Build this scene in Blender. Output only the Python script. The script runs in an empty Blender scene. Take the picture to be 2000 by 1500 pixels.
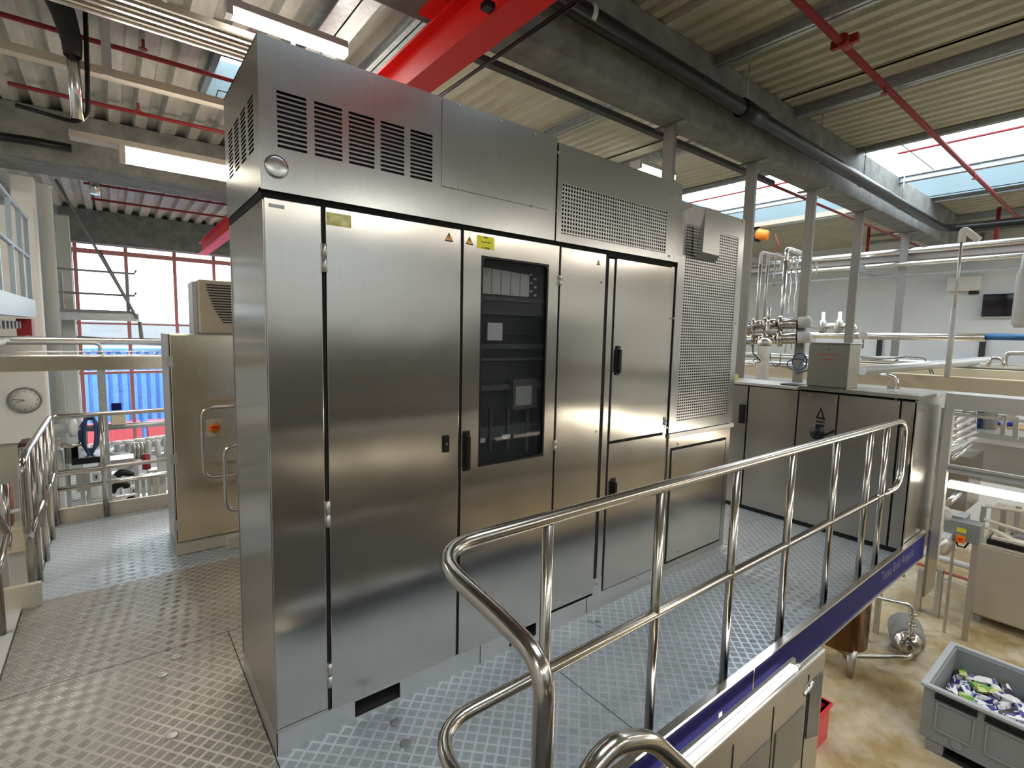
import bpy, bmesh, math, random
from mathutils import Vector, Matrix
random.seed(7)
PI = math.pi
SC = bpy.context.scene
COL = SC.collection

# ------------------------------------------------------------------ camera
FPX = 990.4
YAW, PIT, ROL = 0.666014, -0.099196, 0.022970
CAM = Vector((-0.4146, -1.8972, 1.6))
fw = Vector((math.sin(YAW)*math.cos(PIT), math.cos(YAW)*math.cos(PIT), math.sin(PIT)))
_r0 = Vector((math.cos(YAW), -math.sin(YAW), 0)); _u0 = _r0.cross(fw)
rt = _r0*math.cos(ROL)+_u0*math.sin(ROL); up = _u0*math.cos(ROL)-_r0*math.sin(ROL)
cd = bpy.data.cameras.new('camera'); cam = bpy.data.objects.new('camera', cd); COL.objects.link(cam)
cd.sensor_fit = 'HORIZONTAL'; cd.sensor_width = 36; cd.lens = FPX/2000*36; cd.clip_start = .05; cd.clip_end = 200
cam.matrix_world = Matrix(((rt.x, up.x, -fw.x, CAM.x), (rt.y, up.y, -fw.y, CAM.y), (rt.z, up.z, -fw.z, CAM.z), (0, 0, 0, 1)))
SC.camera = cam

def at(px, py, X=None, Y=None, Z=None):
    """where the sight line through a photo point meets a known plane of the place"""
    d = fw+rt*((px-1000)/FPX)-up*((py-750)/FPX)
    for i, v in enumerate((X, Y, Z)):
        if v is not None:
            return CAM+d*((v-CAM[i])/d[i])

# ------------------------------------------------------------------ world, exposure, daylight
SC.view_settings.view_transform = 'Standard'; SC.view_settings.look = 'None'
SC.view_settings.exposure = 0.66; SC.view_settings.gamma = 1.0; SC.view_settings.use_curve_mapping = False
SC.cycles.use_denoising = True
SC.cycles.max_bounces = 7; SC.cycles.glossy_bounces = 4; SC.cycles.diffuse_bounces = 3
SC.cycles.transparent_max_bounces = 10; SC.cycles.transmission_bounces = 4
SC.cycles.caustics_reflective = False; SC.cycles.caustics_refractive = False
SC.cycles.sample_clamp_indirect = 4.0
W = bpy.data.worlds.new('sky'); SC.world = W; W.use_nodes = True
bg = W.node_tree.nodes['Background']; bg.inputs[0].default_value = (.93, .97, 1, 1); bg.inputs[1].default_value = 5.0

def area(name, loc, sx, sy, rot, power, color=(1, 1, 1), portal=False):
    l = bpy.data.lights.new(name, 'AREA'); l.shape = 'RECTANGLE'; l.size = sx; l.size_y = sy
    l.energy = power; l.color = color
    if portal: l.cycles.is_portal = True
    o = bpy.data.objects.new(name, l); COL.objects.link(o); o.location = loc; o.rotation_euler = rot
    return o
# skylight openings (x0, x1, y0, y1) in the roof; last two unseen, added for more daylight
SKYL = [(0.44, 1.75, 3.46, 4.5), (7.12, 10.3, -1.9, 4.4), (1.0, 5.0, -8.6, -7.2), (.2, 3.1, -2.7, -1.3)]
for (a, b, c, d) in SKYL:
    area('daylight', ((a+b)/2, (c+d)/2, 4.5), b-a, d-c, (0, 0, 0), 1, portal=True)
area('daylight', (1.3, 13.3, .8), 6.4, 6.6, (-PI/2, 0, 0), 1, portal=True)

# unseen fill lamps, added to brighten the hall; fixtures are built further down
FILL_LAMPS = [(x, -6.3, 3.5) for x in (-2.6, .2, 3.0, 5.8, 8.6)]+[(x, -3.6, 3.72) for x in (11.4, 13.4)]+[(11.0, -7.2, 3.72)]+[(3.6, 4.0, 3.72), (6.4, 4.9, 3.6), (3.4, 9.4, 3.72), (-3.2, 1.0, 3.72), (-3.2, 5.0, 3.72), (-3.2, -3.4, 3.72)]
for (x, y, z) in FILL_LAMPS:
    area('fill_lamp_light', (x, y, z-.012), 1.4, .14, (0, 0, 0), 60 if x > 10 else 38 if y < -5 else (36 if x < -3 else 50), (1, .92, .81))

# ------------------------------------------------------------------ materials
MT = {}
def mat(name, col=(.5, .5, .5), rough=.5, metal=0., emit=None, es=1., spec=.5):
    if name in MT: return MT[name]
    m = bpy.data.materials.new(name); m.use_nodes = True; MT[name] = m
    p = m.node_tree.nodes['Principled BSDF']
    p.inputs['Base Color'].default_value = (*col, 1); p.inputs['Roughness'].default_value = rough
    p.inputs['Metallic'].default_value = metal; p.inputs['Specular IOR Level'].default_value = spec
    if emit: p.inputs['Emission Color'].default_value = (*emit, 1); p.inputs['Emission Strength'].default_value = es
    return m
def nd(m, t, **k):
    n = m.node_tree.nodes.new(t)
    for a, b in k.items(): setattr(n, a, b)
    return n
def lk(m, a, b): m.node_tree.links.new(a, b)
def P_(m): return m.node_tree.nodes['Principled BSDF']
def mth(m, op, a, b=None, c=None):
    n = nd(m, 'ShaderNodeMath', operation=op)
    for i, v in enumerate((a, b, c)):
        if v is None: continue
        if isinstance(v, (int, float)): n.inputs[i].default_value = v
        else: lk(m, v, n.inputs[i])
    return n.outputs[0]
def coords(m, scale=(1, 1, 1), rotz=0, world=True):
    g = nd(m, 'ShaderNodeNewGeometry') if world else nd(m, 'ShaderNodeTexCoord')
    mp = nd(m, 'ShaderNodeMapping'); mp.inputs['Scale'].default_value = scale; mp.inputs['Rotation'].default_value = (0, 0, rotz)
    lk(m, g.outputs['Position'] if world else g.outputs['Object'], mp.inputs[0])
    return mp.outputs[0]
def noise(m, vec, scale, detail=2, rough=.5):
    n = nd(m, 'ShaderNodeTexNoise'); n.inputs['Scale'].default_value = scale; n.inputs['Detail'].default_value = detail
    n.inputs['Roughness'].default_value = rough; lk(m, vec, n.inputs['Vector']); return n.outputs['Fac']
def ramp(m, fac, stops):
    n = nd(m, 'ShaderNodeValToRGB'); e = n.color_ramp.elements
    while len(e) < len(stops): e.new(.5)
    for i, (p, c) in enumerate(stops): e[i].position = p; e[i].color = (*c, 1) if len(c) == 3 else c
    lk(m, fac, n.inputs[0]); return n.outputs[0]
def bump(m, h, strength=.2, dist=.01):
    n = nd(m, 'ShaderNodeBump'); n.inputs['Strength'].default_value = strength; n.inputs['Distance'].default_value = dist
    lk(m, h, n.inputs['Height']); lk(m, n.outputs[0], P_(m).inputs['Normal']); return n

def mk_steel(name, col, rough, aniso=0., var=.08, wav=.02, brush=(60, 60, .8), brush_amt=.05):
    m = mat(name, col, rough, 1.)
    v = coords(m, brush); f = noise(m, v, 8, 3, .6)
    big = noise(m, coords(m, (1, 1, 1)), 2.2, 4, .6)
    r = mth(m, 'ADD', mth(m, 'MULTIPLY', mth(m, 'SUBTRACT', f, .5), brush_amt*2), mth(m, 'ADD', mth(m, 'MULTIPLY', mth(m, 'SUBTRACT', big, .5), var), rough))
    lk(m, r, P_(m).inputs['Roughness'])
    lo = tuple(c*.9 for c in col)
    lk(m, ramp(m, f, [(.3, lo), (.7, col)]), P_(m).inputs['Base Color'])
    if wav:
        bump(m, noise(m, coords(m, (1, 1, 1)), 3.0, 1, .4), 1, wav*.1)
    if aniso:
        P_(m).inputs['Anisotropic'].default_value = aniso
        t = nd(m, 'ShaderNodeTangent', direction_type='RADIAL', axis='Z'); lk(m, t.outputs[0], P_(m).inputs['Tangent'])
    return m
STEEL = mk_steel('brushed_steel', (.50, .475, .435), .20, .8, .06, .02, (60, 60, .8), .035)
STEELH = mk_steel('satin_steel_hood', (.44, .44, .435), .24, .5, .04, .012, (60, 60, .8), .02)
STEELW = mk_steel('lamp_warmed_brushed_steel', (.84, .74, .57), .22, .75)  # brushed steel with warm lamp reflections put into the colour
STEELD = mk_steel('dark_brushed_steel', (.44, .40, .36), .22, .75)
STEELG = mk_steel('dull_steel', (.60, .59, .57), .42, 0, .15)
TUBE = mk_steel('polished_tube_steel', (.50, .47, .43), .20, 0, .06, 0, (8, 8, 8), .02)
PIPE = mk_steel('pipe_steel', (.80, .80, .79), .22, 0, .05, 0, (6, 6, 6), .02)
GALV = mat('galvanised_steel', (.42, .45, .47), .45, .8)
lk(GALV, ramp(GALV, noise(GALV, coords(GALV), 22, 4, .7), [(.3, (.40, .43, .45)), (.7, (.58, .61, .63))]), P_(GALV).inputs['Base Color'])
BLACK = mat('black_plastic', (.008, .008, .009), .35, spec=.3)
DARK = mat('dark_interior', (.02, .02, .021), .8)
GAP = mat('black_gasket', (.008, .008, .008), .9)
SCREW = mat('screw_steel', (.35, .35, .35), .3, 1)
RED = mat('red_paint', (.92, .012, .008), .5, spec=.3)
REDP = mat('red_sprinkler_paint', (.27, .015, .02), .5)
WHITE = mat('white_paint', (.78, .78, .76), .5)
CREAM = mat('cream_paint', (.66, .60, .48), .45)
BEIGE = mat('beige_plastic', (.62, .53, .38), .45)
LGREY = mat('light_grey_paint', (.55, .57, .58), .45)
GREY = mat('grey_paint', (.25, .26, .26), .45)
BLUEG = mat('blue_grey_paint', (.33, .43, .50), .5)
NAVY = mat('navy_blue_paint', (.012, .014, .11), .6, spec=.15)
BLUE = mat('blue_plastic', (.02, .10, .42), .4)
HOSE = mat('blue_hose', (.03, .06, .16), .4)
TEAL = mat('teal_paint', (.02, .16, .24), .4)
ORANGE = mat('orange_paint', (.9, .25, .02), .4)
YELLOW = mat('yellow_label', (.80, .72, .03), .5)
WARN = mat('amber_warning_label', (.85, .45, .08), .5)
PAPER = mat('white_paper', (.75, .76, .76), .7)
REDB = mat('red_plastic', (.70, .015, .03), .35)
CRATE = mat('grey_crate_plastic', (.24, .27, .29), .5)
CRATEL = mat('light_grey_crate_rim', (.42, .46, .49), .45)
RUBBER = mat('black_rubber', (.015, .015, .015), .6)
BROWN = mk_steel('brown_reflection_tank_steel', (.30, .16, .075), .22, 0, .1, .02)  # brown reflections of the surroundings put into the steel colour
FADED = mat('faded_yellow_label', (.5, .5, .1), .5)
lk(FADED, ramp(FADED, noise(FADED, coords(FADED), 40, 3), [(.35, (.42, .40, .12)), (.55, (.62, .58, .22)), (.7, (.75, .74, .45))]), P_(FADED).inputs['Base Color'])
TUBEL = mat('fluorescent_tube', (1, 1, 1), .5, 0, (1, .90, .72), 26)
TUBEC = mat('cool_fluorescent_tube', (1, 1, 1), .5, 0, (1, .95, .92), 12)

# aluminium tread plate: raised groups of five bars turned by 90 degrees from cell to cell
def mk_tread(name, c_hi, c_lo, rotz):
    m = mat(name, c_hi, .4, .5)
    s = 1/.045
    v = coords(m, (s, s, s), rotz)
    sp = nd(m, 'ShaderNodeSeparateXYZ'); lk(m, v, sp.inputs[0])
    x, y = sp.outputs[0], sp.outputs[1]
    fx, fy = mth(m, 'FRACT', x), mth(m, 'FRACT', y)
    par = mth(m, 'FLOORED_MODULO', mth(m, 'ADD', mth(m, 'FLOOR', x), mth(m, 'FLOOR', y)), 2)
    def mixp(a, b): return mth(m, 'ADD', mth(m, 'MULTIPLY', a, par), mth(m, 'MULTIPLY', b, mth(m, 'SUBTRACT', 1, par)))
    u, w = mixp(fx, fy), mixp(fy, fx)
    bars = mth(m, 'MULTIPLY_ADD', mth(m, 'SINE', mth(m, 'MULTIPLY', mth(m, 'SUBTRACT', u, .1), 2*PI*5/.8)), .5, .5)
    def win(t, e): return mth(m, 'MINIMUM', mth(m, 'MULTIPLY', mth(m, 'MAXIMUM', mth(m, 'SUBTRACT', .5-e, mth(m, 'ABSOLUTE', mth(m, 'SUBTRACT', t, .5))), 0), 12), 1)
    msk = mth(m, 'MAXIMUM', mth(m, 'MULTIPLY', win(u, .08), win(w, .06)), 0)
    msk = mth(m, 'MINIMUM', msk, 1)
    h = mth(m, 'MULTIPLY', bars, msk)
    big = noise(m, coords(m), 1.6, 5, .6)
    c = ramp(m, mth(m, 'ADD', mth(m, 'MULTIPLY', mth(m, 'MULTIPLY', msk, mth(m, 'MULTIPLY_ADD', bars, .4, .6)), .54), mth(m, 'MULTIPLY', mth(m, 'SUBTRACT', big, .45), .7)), [(0, c_hi), (.95, c_lo)])  # bars drawn darker: groove reflections put into the colour
    lk(m, c, P_(m).inputs['Base Color'])
    lk(m, mth(m, 'MULTIPLY_ADD', big, .35, .22), P_(m).inputs['Roughness'])
    bump(m, h, .5, .003)
    return m
TREAD = mk_tread('aluminium_tread_plate', (.72, .81, .90), (.27, .31, .34), PI/4)
TREAD2 = mk_tread('shade_toned_tread_plate', (.50, .475, .43), (.20, .185, .165), PI/4+.15)  # same plate, dimmer warmer light left of the cabinet put into its colour

m = CONC = mat('grey_concrete_beam', (.15, .155, .15), .75)
lk(m, ramp(m, noise(m, coords(m), 5, 6, .65), [(.3, (.12, .125, .12)), (.7, (.26, .26, .245))]), P_(m).inputs['Base Color'])
bump(m, noise(m, coords(m), 40, 4), .3, .005)
m = CORR = mat('corrugated_roof_sheet', (.50, .49, .44), .55)
lk(m, ramp(m, noise(m, coords(m, (3, .6, 1)), 3, 5, .6), [(.3, (.36, .35, .31)), (.7, (.56, .55, .50))]), P_(m).inputs['Base Color'])
m = CORR2 = mat('pale_olive_roof_sheet', (.50, .48, .36), .5)
lk(m, ramp(m, noise(m, coords(m, (3, .6, 1)), 3, 5, .6), [(.3, (.44, .43, .33)), (.7, (.58, .57, .45))]), P_(m).inputs['Base Color'])
m = EPOXY = mat('ochre_epoxy_floor', (.4, .33, .2), .3)
f = noise(m, coords(m), 1.1, 6, .62)
lk(m, ramp(m, f, [(.30, (.17, .10, .035)), (.46, (.38, .28, .13)), (.64, (.64, .58, .45))]), P_(m).inputs['Base Color'])
lk(m, mth(m, 'MULTIPLY_ADD', noise(m, coords(m), 3, 4), .5, .0), P_(m).inputs['Roughness'])
m = WALLM = mat('white_plaster_wall', (.66, .70, .71), .7)
lk(m, ramp(m, noise(m, coords(m), 1.5, 3), [(.3, (.74, .80, .84)), (.7, (.82, .87, .90))]), P_(m).inputs['Base Color'])
m = PERF = None
def mk_perf(name, pitch, dot, base):
    m = mk_steel(name, base, .33, .3)
    g = nd(m, 'ShaderNodeNewGeometry'); sp = nd(m, 'ShaderNodeSeparateXYZ'); lk(m, g.outputs['Position'], sp.inputs[0])
    fx = mth(m, 'SUBTRACT', mth(m, 'FRACT', mth(m, 'MULTIPLY', sp.outputs[0], 1/pitch[0])), .5)
    fz = mth(m, 'SUBTRACT', mth(m, 'FRACT', mth(m, 'MULTIPLY', sp.outputs[2], 1/pitch[1])), .5)
    ax = mth(m, 'LESS_THAN', mth(m, 'ABSOLUTE', fx), dot[0]); az = mth(m, 'LESS_THAN', mth(m, 'ABSOLUTE', fz), dot[1])
    hole = mth(m, 'MULTIPLY', ax, az)
    lk(m, mth(m, 'SUBTRACT', 1, hole), P_(m).inputs['Alpha'])
    return m
PERF = mk_perf('perforated_steel', (.0195, .0195), (.33, .33), (.56, .56, .55))
SLOTP = mk_perf('slotted_steel', (.024, .0185), (.42, .30), (.56, .56, .55))
m = GLASSD = mat('smoked_cabinet_glass', (.02, .025, .03), .03, 0, spec=.6)
P_(m).inputs['Alpha'].default_value = .25
def mk_glass(name, t=.08):
    m = bpy.data.materials.new(name); m.use_nodes = True; nt = m.node_tree; nt.nodes.clear()
    o = nt.nodes.new('ShaderNodeOutputMaterial'); a = nt.nodes.new('ShaderNodeBsdfTransparent'); b = nt.nodes.new('ShaderNodeBsdfGlossy')
    b.inputs['Roughness'].default_value = .02; x = nt.nodes.new('ShaderNodeMixShader'); x.inputs[0].default_value = t
    a.inputs[0].default_value = (.95, .98, 1, 1)
    nt.links.new(a.outputs[0], x.inputs[1]); nt.links.new(b.outputs[0], x.inputs[2]); nt.links.new(x.outputs[0], o.inputs[0]); return m
GLASS = mk_glass('clear_glazing')

# ------------------------------------------------------------------ mesh helpers
ORG = {}
def rounded(pts, r, n=6):
    pts = [Vector(p) for p in pts]; out = [pts[0]]
    for i in range(1, len(pts)-1):
        p, a, b = pts[i], pts[i-1], pts[i+1]
        u, v = (a-p), (b-p); k = min(r, u.length*.49, v.length*.49); u = u.normalized(); v = v.normalized()
        s, e = p+u*k, p+v*k
        for j in range(n+1):
            t = j/n; out.append(s*(1-t)**2+p*(2*t*(1-t))+e*t*t)
    out.append(pts[-1]); return out
class MB:
    def __init__(s): s.bm = bmesh.new()
    def box(s, x0, x1, y0, y1, z0, z1):
        v = [s.bm.verts.new((x, y, z)) for x in (min(x0, x1), max(x0, x1)) for y in (min(y0, y1), max(y0, y1)) for z in (min(z0, z1), max(z0, z1))]
        for q in ((0, 1, 3, 2), (4, 6, 7, 5), (0, 4, 5, 1), (2, 3, 7, 6), (0, 2, 6, 4), (1, 5, 7, 3)): s.bm.faces.new([v[i] for i in q])
        return s
    def obox(s, p0, p1, w, h, upv=(0, 0, 1)):
        """a bar of w x h section from p0 to p1"""
        p0, p1 = Vector(p0), Vector(p1); t = (p1-p0).normalized(); u = Vector(upv); a = t.cross(u)
        if a.length < 1e-4: a = t.cross(Vector((1, 0, 0)))
        a.normalize(); b = a.cross(t).normalized()
        v = [s.bm.verts.new(p+a*(w/2*i)+b*(h/2*j)) for p in (p0, p1) for (i, j) in ((-1, -1), (1, -1), (1, 1), (-1, 1))]
        for q in ((3, 2, 1, 0), (4, 5, 6, 7), (0, 1, 5, 4), (1, 2, 6, 5), (2, 3, 7, 6), (3, 0, 4, 7)): s.bm.faces.new([v[i] for i in q])
        return s
    def tube(s, pts, r, n=12, cap=True, r2=None, closed=False):
        pts = [Vector(p) for p in pts]; N = len(pts); rings = []
        t0 = (pts[1]-pts[0]).normalized(); a = t0.cross(Vector((0, 0, 1)))
        if a.length < 1e-3: a = t0.cross(Vector((1, 0, 0)))
        a.normalize()
        for i, p in enumerate(pts):
            t = (pts[min(i+1, N-1)]-pts[max(i-1, 0)]); t.normalize()
            a = (a-t*a.dot(t)); a.normalize(); b = t.cross(a)
            rr = r if r2 is None else r+(r2-r)*i/(N-1)
            rings.append([s.bm.verts.new(p+(a*math.cos(2*PI*k/n)+b*math.sin(2*PI*k/n))*rr) for k in range(n)])
        for i in range(N-1):
            for k in range(n):
                f = s.bm.faces.new((rings[i][k], rings[i][(k+1) % n], rings[i+1][(k+1) % n], rings[i+1][k])); f.smooth = True
        if cap: s.bm.faces.new(rings[0][::-1]); s.bm.faces.new(rings[-1])
        return s
    def cyl(s, p0, p1, r, n=16, r2=None): return s.tube([p0, p1], r, n, True, r2)
    def lathe(s, prof, c, axis=(0, 0, 1), n=24):
        c = Vector(c); ax = Vector(axis).normalized(); a = ax.cross(Vector((1, 0, 0)))
        if a.length < 1e-3: a = ax.cross(Vector((0, 1, 0)))
        a.normalize(); b = ax.cross(a); rings = []
        for (r, h) in prof:
            rings.append([s.bm.verts.new(c+ax*h+(a*math.cos(2*PI*k/n)+b*math.sin(2*PI*k/n))*max(r, 1e-4)) for k in range(n)])
        for i in range(len(rings)-1):
            for k in range(n):
                f = s.bm.faces.new((rings[i][k], rings[i][(k+1) % n], rings[i+1][(k+1) % n], rings[i+1][k])); f.smooth = True
        s.bm.faces.new(rings[0][::-1]); s.bm.faces.new(rings[-1]); return s
    def prism(s, poly, ax, a, b):
        """poly in the two other axes (in xyz order), extruded along axis ax from a to b"""
        def mk(p, t):
            q = list(p); q.insert(ax, t); return s.bm.verts.new(q)
        A = [mk(p, a) for p in poly]; B = [mk(p, b) for p in poly]; n = len(poly)
        s.bm.faces.new(A[::-1]); s.bm.faces.new(B)
        for i in range(n): s.bm.faces.new((A[i], A[(i+1) % n], B[(i+1) % n], B[i]))
        return s
    def plate(s, us, vs, hole, ax, a, b):
        """a sheet cut from the grid us x vs, leaving out the cells where hole(u,v); thickness a..b along axis ax"""
        def V(u, v, t, c={}):
            q = [u, v]; q.insert(ax, t); return s.bm.verts.new(q)
        ca, cb = {}, {}
        def ga(i, j):
            if (i, j) not in ca: ca[i, j] = V(us[i], vs[j], a); cb[i, j] = V(us[i], vs[j], b)
            return ca[i, j]
        nu, nv = len(us)-1, len(vs)-1
        H = [[hole((us[i]+us[i+1])/2, (vs[j]+vs[j+1])/2) for j in range(nv)] for i in range(nu)]
        for i in range(nu):
            for j in range(nv):
                if H[i][j]: continue
                for k in ((i, j), (i+1, j), (i+1, j+1), (i, j+1)): ga(*k)
                s.bm.faces.new([ca[k] for k in ((i, j), (i+1, j), (i+1, j+1), (i, j+1))])
                s.bm.faces.new([cb[k] for k in ((i, j+1), (i+1, j+1), (i+1, j), (i, j))])
                for (di, dj, k1, k2) in ((-1, 0, (i, j+1), (i, j)), (1, 0, (i+1, j), (i+1, j+1)), (0, -1, (i, j), (i+1, j)), (0, 1, (i+1, j+1), (i, j+1))):
                    ii, jj = i+di, j+dj
                    if ii < 0 or jj < 0 or ii >= nu or jj >= nv or H[ii][jj]:
                        s.bm.faces.new((ca[k2], ca[k1], cb[k1], cb[k2]))
        return s
    def build(s, name, m, parent=None, bevel=0, label=None):
        bmesh.ops.recalc_face_normals(s.bm, faces=s.bm.faces)
        if parent is not None: o0 = ORG[parent.name]
        else:
            xs = [v.co for v in s.bm.verts]
            o0 = Vector(((min(v.x for v in xs)+max(v.x for v in xs))/2, (min(v.y for v in xs)+max(v.y for v in xs))/2, min(v.z for v in xs)))
        bmesh.ops.translate(s.bm, verts=s.bm.verts, vec=-o0)
        me = bpy.data.meshes.new(name); s.bm.to_mesh(me); s.bm.free(); me.materials.append(m)
        o = bpy.data.objects.new(name, me); COL.objects.link(o)
        if parent is not None: o.parent = parent
        else: o.location = o0
        ORG[o.name] = o0
        if bevel:
            b = o.modifiers.new('bevel', 'BEVEL'); b.width = bevel; b.segments = 2; b.limit_method = 'ANGLE'; b.angle_limit = .7
        if label: o['label'] = label
        return o
def thing(name, label, cat, loc, group=None):
    o = bpy.data.objects.new(name, None); COL.objects.link(o); o.location = loc; o.empty_display_size = .1
    ORG[o.name] = Vector(loc); return tag(o, label, cat, group)
def tag(o, label, cat, group=None):
    o['label'] = label; o['category'] = cat
    if group: o['group'] = group
    return o
def struct(o): o['kind'] = 'structure'; return o
def copy_tree(o, delta, label=None):
    def cp(src, par):
        c = src.copy(); COL.objects.link(c); ORG[c.name] = ORG[src.name].copy()
        if par: c.parent = par; ORG[c.name] = ORG[par.name].copy()
        for ch in [x for x in bpy.data.objects if x.parent == src]: cp(ch, c)
        return c
    c = cp(o, None); c.location = o.location+Vector(delta); ORG[c.name] = Vector(c.location)
    if label: c['label'] = label
    return c
def text(name, s, size, loc, xdir, updir, m, parent, depth=.0006, sx=1.):
    cu = bpy.data.curves.new('t', 'FONT'); cu.body = s; cu.size = size; cu.extrude = depth; cu.align_x = 'CENTER'; cu.align_y = 'CENTER'
    to = bpy.data.objects.new('t', cu); COL.objects.link(to)
    dg = bpy.context.evaluated_depsgraph_get(); me = bpy.data.meshes.new_from_object(to.evaluated_get(dg))
    bpy.data.objects.remove(to)
    x = Vector(xdir).normalized(); u = Vector(updir).normalized(); n = x.cross(u)
    M = Matrix(((x.x*sx, u.x, n.x, loc[0]), (x.y*sx, u.y, n.y, loc[1]), (x.z*sx, u.z, n.z, loc[2]), (0, 0, 0, 1)))
    me.transform(Matrix.Translation(-ORG[parent.name]) @ M); me.materials.clear(); me.materials.append(m)
    o = bpy.data.objects.new(name, me); COL.objects.link(o); o.parent = parent; ORG[o.name] = ORG[parent.name].copy(); return o

# ================================================================== THE SETTING
FZ = -2.4          # hall floor; the platform deck is z = 0
CZ = 4.0           # underside of the roof
X0, X1, Y0, Y1 = -4.5, 14.5, -9.0, 12.9
struct(MB().box(X0, X1, Y0, Y1+6, FZ-.1, FZ).build('floor', EPOXY))
struct(MB().box(X1, X1+.15, Y0, Y1, FZ, CZ).build('wall_right', WALLM))
struct(MB().box(X0-.15, X0, Y0, Y1, FZ, CZ).build('wall_left', WALLM))
struct(MB().box(X0, X1, Y0-.15, Y0, FZ, CZ).build('wall_front', WALLM))
# back wall with the tall window opening
wl, wr, wb, wt = -1.05, 5.2, -1.15, 3.42
b = MB(); b.plate([X0, wl, wr, X1], [FZ, wb, wt, CZ+.9], lambda u, v: wl < u < wr and wb < v < wt, 1, Y1, Y1+.2)
struct(b.build('wall_back', WALLM))

def corrugated(name, x0, x1, y0, y1, pitch=.25, dep=.085, m_=None):
    b = MB(); prof = []; x = x0
    while x < x1-1e-6:
        for (t, h) in ((0, 0), (.42, 0), (.54, dep), (.88, dep), (1.0, 0)):
            prof.append((min(x+t*pitch, x1), CZ+h))
        x += pitch
    A = [b.bm.verts.new((p[0], y0, p[1])) for p in prof]; B = [b.bm.verts.new((p[0], y1, p[1])) for p in prof]
    for i in range(len(prof)-1):
        if (B[i].co-B[i+1].co).length > 1e-5: b.bm.faces.new((A[i], A[i+1], B[i+1], B[i]))
    o = b.build(name, m_ or CORR); m = o.modifiers.new('solid', 'SOLIDIFY'); m.thickness = .012; m.offset = 1
    return struct(o)
s1, s2, s3, s4 = SKYL
corrugated('ceiling', X0, -.6, Y0, Y1); corrugated('ceiling', -.6, s4[0], Y0, Y1)
corrugated('ceiling', s4[0], s1[0], s4[3], Y1); corrugated('ceiling', s1[0], s1[1], s4[3], s1[2]); corrugated('ceiling', s1[0], s1[1], s1[3], Y1)
corrugated('ceiling', s1[1], 3.1, s4[3], Y1, .16, .04, CORR2); corrugated('ceiling', 3.1, 5.0, s3[3], Y1, .16, .028, CORR2)
corrugated('ceiling', s4[0], 3.1, s3[3], s4[2]); corrugated('ceiling', s4[0], 1.0, Y0, s3[3]); corrugated('ceiling', 1.0, 5.0, Y0, s3[2])
corrugated('ceiling', 5.0, s2[0], Y0, Y1, .16, .028, CORR2)
corrugated('ceiling', s2[0], s2[1], Y0, s2[2], .16, .028, CORR2); corrugated('ceiling', s2[0], s2[1], s2[3], Y1, .16, .028, CORR2)
corrugated('ceiling', s2[1], X1, Y0, Y1, .16, .028, CORR2)
# skylights (two unseen ones added for light): upstands, glazing bars and panes
PALEB = mat('pale_blue_upstand', (.16, .225, .25), .6)
for i, (a, b_, c, d) in enumerate(SKYL):
    t = thing('window_%d' % (i+1), 'skylight in the corrugated roof', 'skylight', ((a+b_)/2, (c+d)/2, CZ)); struct(t)
    del t['category']
    h = .40
    for bx in ((a-.05, a, c, d), (b_, b_+.05, c, d), (a-.05, b_+.05, c-.05, c), (a-.05, b_+.05, d, d+.05)):
        MB().box(*bx, CZ-.02, CZ+h).build('upstand', PALEB, t)
    MB().box(a, b_, c, d, CZ+h, CZ+h+.01).build('pane', GLASS, t)
    n = max(2, round((d-c)/1.2))
    for k in range(1, n):
        y = c+(d-c)*k/n
        MB().box(a, b_, y-.012, y+.012, CZ+h-.03, CZ+h).build('glazing_bar', GALV, t)
    if b_-a > 9:
        x = (a+b_)/2; MB().box(x-.03, x+.03, c, d, CZ+h-.07, CZ+h).build('glazing_bar', GALV, t)
# window wall: red mullions, transoms and panes
RW = mat('bloom_pale_red_frame', (.62, .24, .22), .45)  # red made paler, window bloom put into the paint colour
t = thing('window_5', 'tall window wall with red mullions', 'window', (1, Y1, wb)); del t['category']; struct(t)
mx = [at(x, y, Y=Y1).x for x, y in ((150, 560), (249, 570), (343, 570), (418, 540))]; dx = mx[2]-mx[1]
mx += [mx[-1]+dx*k for k in range(1, 5) if mx[-1]+dx*k < wr-.1]
for x in mx: MB().box(x-.035, x+.035, Y1-.02, Y1+.1, wb, wt).build('mullion', RW, t)
for (py, w, mm) in ((497, .05, RW), (633, .02, RW), (668, .06, GALV), (727, .03, RW), (833, .05, GALV)):
    z = at(250, py, Y=Y1).z; MB().box(wl, wr, Y1-.03, Y1+.08, z-w, z+w).build('transom', mm, t)
MB().box(wl, wr, Y1+.11, Y1+.12, wb, wt).build('pane', GLASS, t)
# outside, seen through the window
o = MB()
zt = at(250, 680, Y=19).z
for k in range(40): o.box(-4+k*.25, -4+k*.25+.14, 18.93, 19, FZ, zt)
o.box(-4, 6, 19, 21.4, FZ, zt).box(-4, 6, 18.9, 19, zt-.12, zt)
tag(o.build('shipping_container', mat('container_blue', (.06, .20, .55), .5)), 'blue ribbed steel container standing outside the tall window', 'container')
o = MB(); zt = at(250, 836, Y=15.5).z
o.box(-2.6, 0.1, 15.5, 16.8, FZ, zt).box(.25, 3.2, 15.5, 16.8, FZ, zt)
tag(o.build('waste_skip', mat('skip_red', (.45, .04, .06), .5)), 'low red metal skip outside the window in front of the blue container', 'skip')
o = MB(); za, zb = at(250, 662, Y=48).z, at(250, 628, Y=48).z
o.box(-12, 30, 48, 55, FZ, zb)
far = tag(o.build('office_building', mat('pale_facade', (.17, .18, .19), .8)), 'pale distant building outside, beyond the blue container', 'building')
struct(MB().box(-40, 60, Y1+.2, 60, FZ-.2, FZ-.1).build('ground', mat('pale_asphalt', (.25, .25, .25), .9)))

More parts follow.
